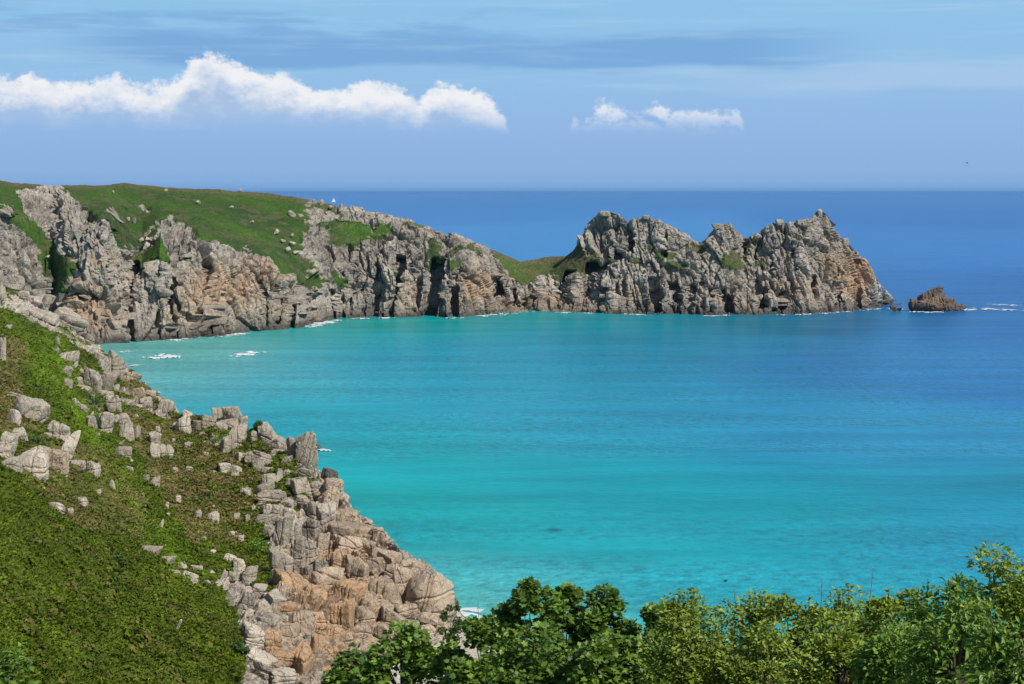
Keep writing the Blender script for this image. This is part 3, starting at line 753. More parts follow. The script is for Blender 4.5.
for poly, n, key, (a, b), lab in zones:
    xs = [p[0] for p in poly]; ys = [p[1] for p in poly]; c = 0
    while c < n:
        x, y = random.uniform(min(xs), max(xs)), random.uniform(min(ys), max(ys))
        if not inpoly(np.array([x]), np.array([y]), poly)[0]: continue
        put_small(x, y, random.uniform(a, b), key, near_depth(x, y), lab, lab.replace('stone', 'stones')); c += 1

# loose rubble filling the joints of the cliff: one mass
def rubble():
    Vs, Fs = [], []; nv = 0
    vs_ = [boulder_mesh((1, .9, .9), 700+i, 2, joints=0) for i in range(10)]
    poly = [(262, 515), (322, 478), (345, 495), (400, 545), (445, 580), (455, 610), (440, 634), (340, 684), (250, 684), (240, 612), (262, 594)]
    c = 0
    while c < 380:
        x, y = random.uniform(235, 460), random.uniform(470, 690)
        if not inpoly(np.array([x]), np.array([y]), poly)[0] or y < np.interp(x, kx, [q[7][0] for q in KN])+9: continue
        d = near_depth(x, y); s = random.uniform(2.5, 5)*d/F
        P, Fc = vs_[c % 10]
        P = rot(P*np.array([random.uniform(.8, 1.4), 1, random.uniform(.8, 1.6)])*s, random.uniform(0, 6), random.uniform(-.6, .6))+W(x, y, d-.05*s)
        Vs.append(P); Fs.append(Fc+nv); nv += len(P); c += 1
    V = np.concatenate(Vs)
    X = np.clip(np.exp(-(((V[:, 0]/V[:, 1]*F+CX-345)/75)**2))*1.1+.3*fbm(V/5., 2, 3), 0, 1)[:, None]
    Cc = np.array([.43, .40, .35])*(1-X)+np.array([.48, .33, .20])*X
    Cc = Cc*(1+.2*fbm(V/1.3, 3, 4))[:, None]
    o = mesh_np('rubble', V, np.concatenate(Fs), M['nearland'], False, np.clip(Cc, .02, .8))
    tag(o, 'broken granite rubble wedged between the cliff blocks', 'rubble', kind='stuff')
rubble()

# pale boulders on the far grass slope
farb = [(198, 202, 4), (232, 207, 3), (252, 222, 4), (292, 214, 8), (287, 250, 6), (283, 241, 5), (292, 244, 5), (300, 254, 5), (296, 252, 4), (277, 232, 3), (292, 235, 3), (152, 228, 4), (147, 246, 5), (148, 239, 4), (141, 240, 5), (134, 221, 4), (128, 219, 4), (48, 257, 4), (113, 192, 3), (166, 190, 3), (240, 190, 3), (322, 203, 4), (331, 207, 5), (341, 207, 4), (326, 213, 4), (358, 212, 4), (372, 214, 4), (388, 216, 4)]
placew = ['upper', 'middle', 'lower']
farb.sort()
for i, (x, y, w) in enumerate(farb):
    if x < 125: lab, g = 'pale boulder on the grass between the western rock spurs', 'a'
    elif x < 175: lab, g = 'pale boulder in the grass hollow between the rock spurs', 'b'
    elif x < 260: lab, g = 'small pale boulder on the wide green far slope', 'c'
    elif x < 305: lab, g = 'pale boulder at the right end of the green far slope', 'd'
    else: lab, g = 'pale boulder along the brow near the distant sail', 'e'
    put_small(x, y, w*1.15, random.choice(['pale', 'pale', 'grey']), far_depth(x, y)-1.5, lab, lab.replace('boulder', 'boulders'))
# perched rocks on the headland skyline
for (x, y, w, h, lab) in [(820, 212, 5, 8, 'squared rock standing highest on the seaward headland peak'), (717, 225, 8, 5, 'flat topped rock capping the middle headland peak'), (604, 212, 11, 5, 'flat rock capping the landward headland peak'), (758, 235, 7, 5, 'blocky rock in the notch left of the seaward peak'), (646, 216, 7, 4, 'small flat rock on top of the second landward hump'), (780, 221, 7, 5, 'rounded rock on the left shoulder of the seaward peak'), (799, 221, 6, 5, 'tall grey rock on the ridge left of the highest peak'), (846, 241, 6, 8, 'dark upright rock on the seaward falling ridge')]:
    d = far_depth(x, y+2); s = d/F
    P, Fc = boulder_mesh((w*s*1.1, w*s*.9, h*s*1.25), int(x), 3, joints=1)
    o = mesh_np('boulder', P, Fc, M['grey'], False, None, None, W(x, y+1.6, d)); tag(o, lab, 'boulder', 'rocks crowning the far headland')
# skerries
def islet(parts, label, mat, name='skerry'):
    Vs, Fs = [], []; nv = 0
    for i, (x, y, w, h, dd) in enumerate(parts):
        d = H*F/(311-HZ)+dd; s = d/F
        P, Fc = boulder_mesh((w*s, w*s*.9, h*s), 300+i+int(x), 4, joints=2, rough=.12, k=16)
        P = rot(P, random.uniform(-.5, .5), random.uniform(-.25, .35))+W(x, y, d)
        Vs.append(P); Fs.append(Fc+nv); nv += len(P)
    V = np.concatenate(Vs); c = V.mean(0); c[2] = 0
    dB_, cr_, to_ = blocks(V, [((3.5, 3.5, 4.5), .6, .9, .6, .12), ((1.6, 1.6, 2), .25, .4, .25, .15)], 33)
    N_ = V-c; N_ /= np.linalg.norm(N_, axis=1, keepdims=True); V = V+N_*dB_[:, None]
    t = (1-sstep(.5, 4, V[:, 2]))[:, None]*.5
    Cc = np.array([.22, .165, .12])*(1+.4*fbm(V/3., 3, 6))[:, None]*(1-t)+c_d*t
    o = mesh_np(name, V-c, np.concatenate(Fs), M['farland'], False, np.clip(Cc, .02, .8), None, c)
    tag(o, label, 'rock islet'); return o
islet([(916, 306, 15, 12, 0), (926, 302, 14, 20, 3), (934, 297, 14, 22, 4), (931, 306, 20, 16, -2), (944, 303, 12, 18, 2), (951, 305, 11, 14, 3), (940, 308, 18, 10, -3), (958, 308, 8, 7, 4), (962, 307.5, 9, 4, 5), (936, 291, 5, 9, 4)],
      'brown rock islet with a jagged top off the headland point', M['grey'])
islet([(893, 308, 7, 5, -2)], 'low dark rock awash touching the headland tip', M['dark'])
islet([(899, 309, 5, 3, 0)], 'tiny dark rock awash between headland tip and the rock islet', M['dark'])
# rock awash beyond the big upright block
d = H*F/(449-HZ)
P, Fc = boulder_mesh((12*d/F, 9*d/F, 9*d/F), 77, 4, rough=.1)
o = mesh_np('boulder', P, Fc, M['dark'], False, None, None, W(317, 449, d)); tag(o, 'dark low rock awash behind the big upright block', 'boulder')

# ------------------------------------------------------------------ sea
SEA = [(150, 375, 165, 195, 196), (250, 372, 115, 180, 195), (200, 350, 150, 185, 180), (140, 350, 140, 170, 155), (330, 332, 50, 172, 170), (330, 322, 20, 150, 135), (450, 322, 5, 160, 158), (600, 322, 0, 148, 152), (700, 325, 10, 132, 150), (780, 322, 15, 112, 148), (870, 318, 20, 95, 155), (1000, 330, 40, 100, 175),
       (350, 355, 35, 160, 188), (430, 350, 45, 160, 185), (500, 350, 25, 150, 180), (600, 338, 0, 140, 165), (600, 355, 5, 140, 178), (650, 350, 10, 135, 175), (700, 350, 60, 138, 180), (800, 360, 40, 114, 180), (900, 370, 48, 122, 190), (1000, 380, 38, 108, 180), (300, 420, 20, 168, 190), (300, 385, 90, 175, 195), (270, 410, 20, 165, 185), (450, 400, 40, 162, 192), (450, 375, 20, 152, 182), (550, 400, 48, 158, 192), (650, 410, 42, 150, 190), (800, 410, 48, 142, 192), (850, 430, 52, 145, 194), (1000, 440, 48, 140, 190),
       (400, 450, 5, 170, 182), (600, 440, 40, 158, 190), (500, 472, 0, 162, 176), (600, 475, 0, 155, 174), (800, 445, 45, 145, 190), (800, 480, 0, 145, 172), (1000, 480, 5, 138, 170), (380, 500, 5, 172, 176), (500, 520, 0, 165, 174), (700, 510, 0, 158, 174), (600, 545, 30, 168, 182), (800, 540, 15, 158, 180), (1000, 540, 15, 150, 185), (500, 580, 95, 182, 190), (700, 580, 45, 172, 190), (460, 604, 150, 202, 196), (900, 600, 40, 165, 190), (300, 600, 60, 180, 185),
       (600, 240, 78, 128, 206), (500, 215, 56, 110, 198), (900, 250, 62, 112, 198), (900, 285, 36, 94, 182), (930, 220, 46, 98, 188), (1010, 300, 28, 88, 172), (450, 205, 45, 104, 188), (900, 200, 44, 102, 186), (600, 200, 48, 104, 188), (480, 194, 50, 106, 188), (900, 194, 50, 106, 188), (560, 250, 78, 130, 204)]
def sea_color(x, y):
    px = CX+x/y*F; py = HZ+H/y*F
    px = px+18*fbm(np.stack([px/60., py/14., 0*px], 1), 3, 70); py2 = py+4*fbm(np.stack([px/120., py/9., 0*px], 1), 3, 71)
    num = np.zeros((len(x), 3)); den = np.zeros(len(x))+1e-12
    for a, b, r, g, bb in SEA:
        sy = 6 if b < 230 else (15 if b < 340 else 22)
        w = np.exp(-((px-a)/95)**2-((py2-b)/sy)**2)+1e-6/(1+((px-a)/100)**2+((py2-b)/20)**2)
        num += w[:, None]*srgb(r, g, bb); den += w
    return num/den[:, None]
pyr = np.concatenate([np.arange(760, 460, -3.), np.arange(460, 230, -1.5), np.arange(230, 194, -.5), 192+np.geomspace(2, .3, 24)])
Ys = H*F/(pyr-HZ); us = np.arange(-1900, 1901, 8.)
X_, Y_ = np.meshgrid(us, Ys); X_ = X_*np.maximum(Y_, 900)/F
Cs = sea_color(X_.ravel(), Y_.ravel())
# weed patch on the sand under the water
wd = H*F/(530-HZ); wxp = (555-CX)/F*wd
V = np.stack([X_.ravel(), Y_.ravel(), 0*X_.ravel()], 1)
m, nt, b = newmat('sea_water')
a = N(nt, 'ShaderNodeAttribute', attribute_name='tint').outputs['Color']
g = N(nt, 'ShaderNodeNewGeometry').outputs['Position']
n1_ = ramp(nt, noise(nt, g, 1., 4, .6, (.010, .05, 1)), [(.35, .82), (.65, 1.13)])
a = mixc(nt, 1.0, a, n1_, 'MULTIPLY')
# wind-ruffled water against smooth slicks
sep = N(nt, 'ShaderNodeSeparateXYZ'); nt.links.new(g, sep.inputs[0])
yw = math_(nt, 'ADD', sep.outputs[1], math_(nt, 'MULTIPLY', math_(nt, 'SUBTRACT', noise(nt, g, 1., 4, .6, (.02, .03, 1)), .5), 90.))
def mr(x, a_, b_3):
    m_ = N(nt, 'ShaderNodeMapRange', interpolation_type='SMOOTHSTEP'); m_.inputs[1].default_value = a_; m_.inputs[2].default_value = b_3
    nt.links.new(x, m_.inputs[0]); return m_.outputs[0]
slick = math_(nt, 'MULTIPLY', mr(yw, 325, 400), math_(nt, 'SUBTRACT', 1., mr(yw, 450, 462)))
sl2 = ramp(nt, noise(nt, g, 1., 5, .6, (.005, .028, 1)), [(.53, 0.), (.60, .9)])
sl3 = math_(nt, 'MULTIPLY', math_(nt, 'SUBTRACT', 1., mr(yw, 900, 980)), mr(yw, 780, 860))
ruf = math_(nt, 'SUBTRACT', 1., math_(nt, 'MAXIMUM', math_(nt, 'MAXIMUM', slick, sl2), math_(nt, 'MULTIPLY', sl3, .7)), None, True)
fine = noise(nt, g, 1., 4, .7, (.30, .34, 1))
n2_ = ramp(nt, fine, [(.36, .66), (.5, .98), (.66, 1.22)])
n3_ = ramp(nt, fine, [(.3, .9), (.7, 1.08)])
a = mixc(nt, 1.0, a, mixc(nt, ruf, n3_, n2_), 'MULTIPLY')  # light and dark of the ripples painted into the water colour
a = mixc(nt, math_(nt, 'MULTIPLY', ruf, .10), a, (.12, .50, .75))  # sky reflected by ruffled water, mixed into the base colour
vm = N(nt, 'ShaderNodeVectorMath', operation='DISTANCE'); nt.links.new(g, vm.inputs[0]); vm.inputs[1].default_value = (wxp, wd, 0)
a = mixc(nt, 1.0, a, ramp(nt, math_(nt, 'DIVIDE', vm.outputs['Value'], 2.6), [(.0, .25), (1., 1.)]), 'MULTIPLY')
a = mixc(nt, 1.0, a, (.38, .88, .84), 'MULTIPLY')
nt.links.new(a, b.inputs['Base Color'])
b.inputs['Roughness'].default_value = .28; b.inputs['IOR'].default_value = 1.33
nt.links.new(math_(nt, 'MULTIPLY_ADD', ruf, .16, .08), b.inputs['Specular IOR Level'])
bp = N(nt, 'ShaderNodeBump'); nt.links.new(math_(nt, 'MULTIPLY_ADD', ruf, .7, .25), bp.inputs['Strength']); bp.inputs['Distance'].default_value = 1.
nt.links.new(noise(nt, g, 1., 6, .65, (.38, .5, 1)), bp.inputs['Height']); nt.links.new(bp.outputs[0], b.inputs['Normal'])
sea_m = m
o = mesh_np('sea', V, gridfaces(*X_.shape), sea_m, True, Cs); tag(o, kind='structure')
# sea bed so the land sheets never end in a void
bm_ = np.array([[-480000, -50, -12], [480000, -50, -12], [480000, 402000, -12], [-480000, 402000, -12]], float)
tag(mesh_np('seabed', bm_, np.array([[0, 1, 2, 3]]), flat_material('sea_bed', (.2, .3, .3), .9, .01)), kind='structure')

# ------------------------------------------------------------------ foam (broken water), ragged raised patches
def foam(x0, y0, x1, y1, wid, seed, thr=.0, hgt=.25, fork=0, label=None):
    """a band of foam from one sea point to another (pixels of the waterline give the sea position)"""
    A = np.array([(x0-CX)/F, 1])*H*F/(y0-HZ); Bp = np.array([(x1-CX)/F, 1])*H*F/(y1-HZ)
    L = np.linalg.norm(Bp-A); t = (Bp-A)/L; nrm_ = np.array([-t[1], t[0]])
    nu = max(12, min(220, int(L/.35))); nvv = max(6, min(60, int(wid/.35)))
    u, v = np.meshgrid(np.linspace(0, 1, nu), np.linspace(-1, 1, nvv))
    x = A[0]+t[0]*L*u+nrm_[0]*wid*v; y = A[1]+t[1]*L*u+nrm_[1]*wid*v
    p = np.stack([x.ravel(), y.ravel(), 0*x.ravel()], 1)
    env = (1-np.abs(v.ravel())**1.5)*np.clip(np.sin(np.pi*u.ravel()), 0, 1)**.5
    nz_ = fbm(p/np.array([3.5, 2., 1]), 4, seed)+.4*fbm(p/.9, 2, seed+3)
    f = env+nz_*1.7-.62-thr
    z = .03+np.clip(f, 0, 1)*hgt
    V = p+np.stack([0*z, 0*z, z], 1)
    Fc = gridfaces(nvv, nu)
    keep = (f[Fc] > 0).all(1); Fc = Fc[keep]
    if not len(Fc): return None
    used = np.unique(Fc); mp = np.zeros(len(V), int); mp[used] = np.arange(len(used))
    return V[used], mp[Fc]
FO = []
def addf(*a, **k):
    r = foam(*a, **k)
    if r: FO.append(r)
addf(150, 359, 182, 356, 8, 1, -.15, .6); addf(154, 358, 172, 354, 6, 41, -.1, .6); addf(241, 357, 255, 352, 6, 2, -.3, .7)
addf(118, 352, 135, 351, 7, 3, -.1); addf(122, 366, 142, 365, 7, 4, -.05)
wl = list(zip(watX, watY))
for (xa, xb, s, t) in [(218, 250, 5, -.05), (305, 338, 6, -.2), (160, 215, 7, .25), (444, 470, 8, 0.05), (480, 520, 9, .1), (350, 400, 10, .38), (620, 650, 11, .15), (545, 600, 12, .4), (700, 740, 13, .35), (770, 880, 14, .35)]:
    n = max(1, (xb-xa)//20)
    for i in range(n):
        a_, b_2 = xa+(xb-xa)*i/n, xa+(xb-xa)*(i+1)/n
        addf(a_, np.interp(a_, watX, watY)+1.0, b_2, np.interp(b_2, watX, watY)+1.0, 7, s*10+i, t, .5)
addf(908, 312, 945, 312.5, 5, 30, -.1, .5); addf(948, 310, 975, 309.5, 8, 31, -.3, .4); addf(968, 308, 1032, 311, 9, 32, -.05, .3); addf(975, 304, 1030, 306, 8, 33, .1, .3)
addf(885, 308, 905, 310, 6, 34, 0, .4)
addf(314, 451, 330, 450, 3.5, 35, -.4, .3); addf(452, 612, 486, 619, 3.0, 36, -.35, .15); addf(470, 618, 520, 621, 2.5, 37, -.2, .15); addf(462, 608, 490, 612, 2.2, 38, .0, .15)
Vs = []; Fs = []; nv = 0
for V_, F_ in FO: Vs.append(V_); Fs.append(F_+nv); nv += len(V_)
o = mesh_np('foam', np.concatenate(Vs), np.concatenate(Fs), M['foam'], True)
tag(o, 'white broken surf around the rocks and in the shallow bay', 'foam', kind='stuff')

# ------------------------------------------------------------------ leafy shrubs
def leaf_template(kind):
    if kind == 'palmate':
        a = [(0, 0), (.30, .02), (.52, .30), (.36, .38), (.46, .72), (.20, .66), (0, 1.0), (-.20, .66), (-.46, .72), (-.36, .38), (-.52, .30), (-.30, .02)]
        pts = np.array([(x, y, .16*abs(x)-.12*y*y) for x, y in a])
        pts = np.vstack([pts, [[0, .42, 0]]])
        c = len(a); fc = np.array([(c, i, (i+1) % c) for i in range(c)])
        return pts, fc
    if kind == 'long':
        pts = np.array([(0, 0, 0), (.15, .3, .06), (.17, .6, .05), (0, 1, -.22), (-.17, .6, .05), (-.15, .3, .06), (0, .5, -.02)])
        return pts, np.array([(6, 0, 1), (6, 1, 2), (6, 2, 3), (6, 3, 4), (6, 4, 5), (6, 5, 0)])
    pts = np.array([(0, 0, 0), (.3, .45, .07), (0, 1, -.1), (-.3, .45, .07), ])
    return pts, np.array([(0, 1, 2), (0, 2, 3)])

def leaves(P, D, size, kind, tint, r_, spread=.7):
    """one leaf at each P, pointing along D and facing up"""
    T, Fc = leaf_template(kind)
    n = len(P)
    D = D+r_.normal(0, spread, (n, 3)); D[:, 2] *= .6; D /= np.linalg.norm(D, axis=1, keepdims=True)+1e-9
    U = np.array([0, 0, 1])+r_.normal(0, .45, (n, 3)); 
    X = np.cross(D, U); X /= np.linalg.norm(X, axis=1, keepdims=True)+1e-9
    Z = np.cross(X, D)
    s = size*r_.uniform(.65, 1.25, n)[:, None, None]
    V = P[:, None, :]+s*(X[:, None, :]*T[None, :, 0:1]+D[:, None, :]*T[None, :, 1:2]+Z[:, None, :]*T[None, :, 2:3])
    Fa = (Fc[None]+np.arange(n)[:, None, None]*len(T)).reshape(-1, 3)
    C = np.repeat(tint[:, None, :], len(T), 1)
    return V.reshape(-1, 3), Fa, C.reshape(-1, 3)

def tube(p, q, r0, r1, n=5):
    p, q = np.array(p, float), np.array(q, float); d = q-p; d /= np.linalg.norm(d)+1e-9
    a = np.cross(d, [.3, .5, .8]); a /= np.linalg.norm(a); b = np.cross(d, a)
    t = np.arange(n)*2*math.pi/n; ring = np.cos(t)[:, None]*a+np.sin(t)[:, None]*b
    V = np.vstack([p+ring*r0, q+ring*r1]); i = np.arange(n); j = (i+1) % n
    return V, np.stack([i, j, j+n, i+n], 1)
class Bag:
    def __init__(s): s.V = []; s.F = []; s.n = 0
    def add(s, VF): s.V.append(VF[0]); s.F.append(VF[1]+s.n); s.n += len(VF[0])
    def build(s, name, mat, parent=None, loc=None): return mesh_np(name, np.concatenate(s.V), np.concatenate(s.F), mat, False, None, parent, loc)

PAL = {'syc': ((.12, .215, .03), (.27, .39, .06), (.05, .09, .018)), 'small': ((.19, .27, .03), (.42, .50, .08), (.07, .10, .02)), 'bright': ((.13, .24, .03), (.30, .43, .07), (.05, .09, .02)), 'dark': ((.07, .13, .03), (.15, .23, .05), (.035, .06, .02))}
def shrub(cx, w, top, d, kind, pal, lsize, nleaf, label, seed, bottom=720, clump=None, group='leafy shrubs along the bottom of the photo', name='shrub', spread=.8, cat='shrub', base_z=None):
    r_ = np.random.default_rng(seed)
    s = d/F
    topz = H-(top-HZ)/F*d; botz = H-(bottom-HZ)/F*d if base_z is None else base_z
    c = np.array([(cx-CX)/F*d, d, botz])
    hh = topz-botz; hw = w*s/2
    root = empty(name, c); tag(root, label, cat, group)
    nc = clump or max(14, int(w/3.2))
    # clump centres: fill the envelope, more at the surface
    cen = []
    while len(cen) < nc:
        p = r_.uniform(-1, 1, 3); rr = np.linalg.norm(p)
        if rr > 1 or rr < .35: continue
        p = p/rr*rr**.45
        z = .52+.48*p[2]
        cen.append([p[0]*hw*(.9+.1*r_.random()), p[1]*hw*.8, z*hh*r_.uniform(.86, 1.03)])
    cen = np.array(cen)
    csz = hw*.26+.12
    bag = Bag()
    bag.add(tube([0, 0, -.6], [0, 0, hh*.35], .05+hw*.03, .03+hw*.02, 7))
    for k in cen[::max(1, nc//28)]:
        midp = np.array([k[0]*.4, k[1]*.4, hh*.32+.3*(k[2]-hh*.3)])
        bag.add(tube([0, 0, hh*.25], midp, .03+hw*.012, .018+.004*hw, 5)); bag.add(tube(midp, k, .018+.004*hw, .006, 4))
    n = nleaf
    ci = r_.integers(0, nc, n)
    off = r_.normal(0, 1, (n, 3)); off /= np.linalg.norm(off, axis=1, keepdims=True)
    cs = csz*r_.uniform(.6, 1.25, nc)
    rad = cs[ci]*r_.uniform(.45, 1.1, n)
    P = cen[ci]+off*rad[:, None]*np.array([1, 1, .75])
    # ragged upright tips
    nt_ = max(4, nc//4)
    tips = []
    for _ in range(nt_):
        k = cen[r_.integers(0, nc)]
        if k[2] < hh*.6: continue
        L = r_.uniform(.15, .4)*csz*2.6
        e = k+np.array([r_.normal(0, .12)*L, r_.normal(0, .12)*L, L+cs.mean()*.6])
        bag.add(tube(k, e, .007, .003, 4))
        m_ = 16; t = r_.uniform(.15, 1, m_)
        tips.append(k+(e-k)*t[:, None]+r_.normal(0, .02, (m_, 3)))
    if tips: P = np.vstack([P]+tips)
    D_ = P-np.vstack([cen[ci]]+[x*0+x.mean(0) for x in tips]) if tips else off
    D_ = D_/(np.linalg.norm(D_, axis=1, keepdims=True)+1e-6)
    base, hi, lo = [np.array(x) for x in PAL[pal]]
    k1 = r_.random(len(P))[:, None]; cl = np.concatenate([r_.random(nc)[ci], r_.random(len(P)-n)])[:, None]
    mixv = np.clip(.55*k1+.45*cl, 0, 1)
    T = np.where(mixv < .5, lo+(base-lo)*mixv*2, base+(hi-base)*(mixv-.5)*2)
    V, Fa, C = leaves(P, D_, lsize, kind, T, r_, spread)
    bag.build('branches', M['bark'], root)
    mesh_np('foliage', V, Fa, M['leaf'], False, C, root)
    return root

shrub(344, 52, 650, 43, 'palmate', 'syc', .15, 1500, 'small broad leaved bush at the left end of the hedge row', 1)
shrub(402, 76, 634, 41, 'palmate', 'syc', .15, 3000, 'round sycamore bush over the sand below the orange cliff', 2)
shrub(451, 26, 606, 250, 'small', 'dark', .45, 1500, 'dark green bush growing at the foot of the rounded sea boulder', 3, bottom=642, group='bushes on the cliff')
shrub(486, 62, 614, 39, 'palmate', 'syc', .15, 2800, 'sycamore bush just right of the beach gap', 4)
shrub(452, 46, 645, 40, 'palmate', 'syc', .15, 1500, 'low sycamore bush below the beach gap', 5)
shrub(532, 66, 588, 37, 'palmate', 'syc', .145, 4200, 'tall sycamore bush with the leftmost high crown', 6)
shrub(566, 62, 585, 38, 'palmate', 'syc', .145, 3800, 'sycamore bush with the highest crown of the middle group', 7)
shrub(606, 66, 594, 37, 'palmate', 'syc', .145, 3800, 'sycamore bush in the centre of the hedge against the water', 8)
shrub(645, 56, 593, 36, 'palmate', 'syc', .14, 3600, 'sycamore bush at the right end of the broad leaved row', 9)
shrub(690, 84, 596, 31, 'small', 'small', .10, 7500, 'small leaved shrub just right of the sycamores', 10)
shrub(742, 80, 596, 30, 'small', 'small', .10, 7500, 'small leaved shrub under the floating bird', 11)
shrub(790, 74, 584, 29, 'small', 'small', .10, 7500, 'small leaved shrub with a pointed leafy top', 12)
shrub(838, 84, 592, 28, 'small', 'small', .095, 7500, 'small leaved shrub below the thin dark stalks', 13)
shrub(888, 80, 582, 26, 'small', 'small', .09, 8000, 'small leaved shrub left of the bright leafy mound', 14)
shrub(936, 84, 568, 22, 'small', 'bright', .085, 7500, 'yellow green leafy mound near the right edge', 15)
shrub(1000, 78, 556, 21, 'small', 'small', .08, 8000, 'tallest shrub at the right edge of the photo', 16)
shrub(1052, 80, 562, 21, 'small', 'small', .08, 4500, 'shrub cut by the right edge of the photo', 17)
for i, (cx, w, top, d, k, pal, ls, nl, lab) in enumerate([
    (540, 90, 632, 31, 'palmate', 'syc', .12, 3600, 'lower sycamore bush in front of the left tall crown'), (620, 90, 634, 30, 'palmate', 'syc', .12, 3800, 'lower sycamore bush in front of the central crown'),
    (475, 60, 650, 33, 'palmate', 'syc', .12, 1800, 'lowest sycamore bush near the beach gap'),
    (690, 100, 622, 25, 'small', 'small', .085, 6500, 'front small leaved shrub beside the sycamores'), (765, 90, 632, 24, 'small', 'small', .08, 6500, 'front small leaved shrub in the middle of the right half'),
    (842, 90, 632, 22, 'small', 'small', .075, 6500, 'front small leaved shrub under the dark stalks'), (905, 80, 624, 19, 'small', 'bright', .07, 6500, 'front pale green shrub beside the long leaved plant')]):
    shrub(cx, w, top, d, k, pal, ls, nl, lab, 40+i)
shrub(955, 84, 600, 14.5, 'long', 'bright', .09, 2200, 'bright plant with long pointed leaves in the lower right foreground', 60, clump=26, name='leafy_plant', cat='plant', group='foreground plants', spread=.6)
shrub(1012, 60, 618, 13.5, 'long', 'bright', .085, 1300, 'long leaved plant in the lower right corner', 61, clump=14, name='leafy_plant', cat='plant', group='foreground plants', spread=.6)
shrub(6, 44, 652, 24, 'small', 'bright', .12, 420, 'sprig of pale leaves in the lower left corner', 62, clump=12, name='leafy_plant', cat='plant', group='foreground plants')
# gorse on the near hill
for i, (x, y, w, h, lab) in enumerate([(88, 402, 24, 16, 'dark gorse bush left of the tower stack'), (238, 632, 18, 26, 'dark gorse bush at the corner of the grass slope'), (240, 652, 16, 22, 'dark bush at the foot of the grass slope corner'), (36, 443, 24, 14, 'dark scrub on the pale outcrop'), (258, 425, 9, 7, 'tiny dark bush on the brow right of the perched block'), (222, 440, 22, 12, 'bright green bush beneath the perched block'), (262, 550, 22, 24, 'green bush patch left of the upright slabs'), (120, 562, 14, 10, 'dark bush left of the lone boulder')]):
    d = near_depth(x, y)-.8
    shrub(x, w, y-h/2, d, 'small', 'bright' if 'bright' in lab or 'patch' in lab else 'dark', .42, 900, lab, 80+i, bottom=y+h/2, clump=14, group='gorse and scrub on the near hill', name='gorse_bush', cat='bush')

# thin stalks standing out of the hedge
for (x, y0, y1, d, lean, lab) in [(868, 569, 610, 27, .12, 'tallest thin dark stalk above the hedge'), (826, 588, 612, 28, .5, 'leaning thin stalk above the right hedge'), (842, 590, 612, 28, .02, 'short upright stalk above the right hedge'), (478, 600, 632, 39, 0, 'thin stalk above the beach gap'), (499, 604, 622, 39, .02, 'thin stalk left of the tall sycamore bush'), (821, 580, 606, 29, 0, 'leafy upright stalk above the hedge'), (736, 590, 612, 30, -.1, 'thin stalk right of the floating bird')]:
    bg = Bag(); p = W(x, y1, d); q = W(x, y0, d); q[0] += lean*(q[2]-p[2]); md = (p+q)/2+np.array([.01, 0, 0])
    bg.add(tube(p*0, md-p, .008, .006)); bg.add(tube(md-p, q-p, .006, .002))
    for k in range(6):
        b0 = (q-p)*(.5+.09*k); bg.add(tube(b0, b0+np.array([random.uniform(-.05, .05), random.uniform(-.04, .04), .05]), .005, .002, 3))
    o = bg.build('grass_stalk', M['straw'], None, p); tag(o, lab, 'stalk', 'stalks above the hedge')

# ------------------------------------------------------------------ sailing boat and birds
def boat():
    d = 11500.; s = d/F
    base = W(333.5, 201.8, d); base[2] = 0
    root = empty('sailing_boat', base); tag(root, 'white sailing boat on the sea just beyond the far brow', 'sailing boat')
    L = 4.0*s; n = 13; V = []
    for i in range(n):
        t = i/(n-1); hw = L*.14*math.sin(math.pi*min(1, .15+.85*t)**.8)+.1
        x = (t-.5)*L; V += [(x, -hw, 2.4), (x, -hw*.5, .2), (x, 0, -1), (x, hw*.5, .2), (x, hw, 2.4)]
    Fc = []
    for i in range(n-1):
        for j in range(4): a = i*5+j; Fc.append((a, a+1, a+6, a+5))
        Fc.append((i*5+4, i*5, i*5+5, i*5+9))
    mesh_np('hull', np.array(V, float), np.array(Fc), M['hull'], False, None, root)
    Hm = 5.2*s
    V_, F_ = tube([L*.05, 0, 1], [L*.05, 0, Hm], .4, .2, 8); mesh_np('mast', V_, F_, M['hull'], False, None, root)
    def sail(nm, A, B_, C_, belly):
        A, B_, C_ = map(np.array, (A, B_, C_)); k = 8; V = []; idx = {}
        for i in range(k+1):
            for j in range(k+1-i):
                a, b = i/k, j/k; c = 1-a-b; p = A*a+B_*b+C_*c+np.array([0, belly*27*a*b*c*L, 0]); idx[(i, j)] = len(V); V.append(p)
        f = []
        for i in range(k):
            for j in range(k-i):
                f.append((idx[(i, j)], idx[(i+1, j)], idx[(i, j+1)]))
                if j < k-i-1: f.append((idx[(i+1, j)], idx[(i+1, j+1)], idx[(i, j+1)]))
        o = mesh_np(nm, np.array(V), np.array(f), M['sail'], True, None, root)
    sail('mainsail', (L*.06, .3, Hm*.98), (L*.06, .3, 4.), (L*.55, .3, 4.), .05)
    sail('jib', (L*.03, -.3, Hm*.85), (L*.03, -.3, 4.), (-L*.48, -.3, 3.2), .05)
boat()
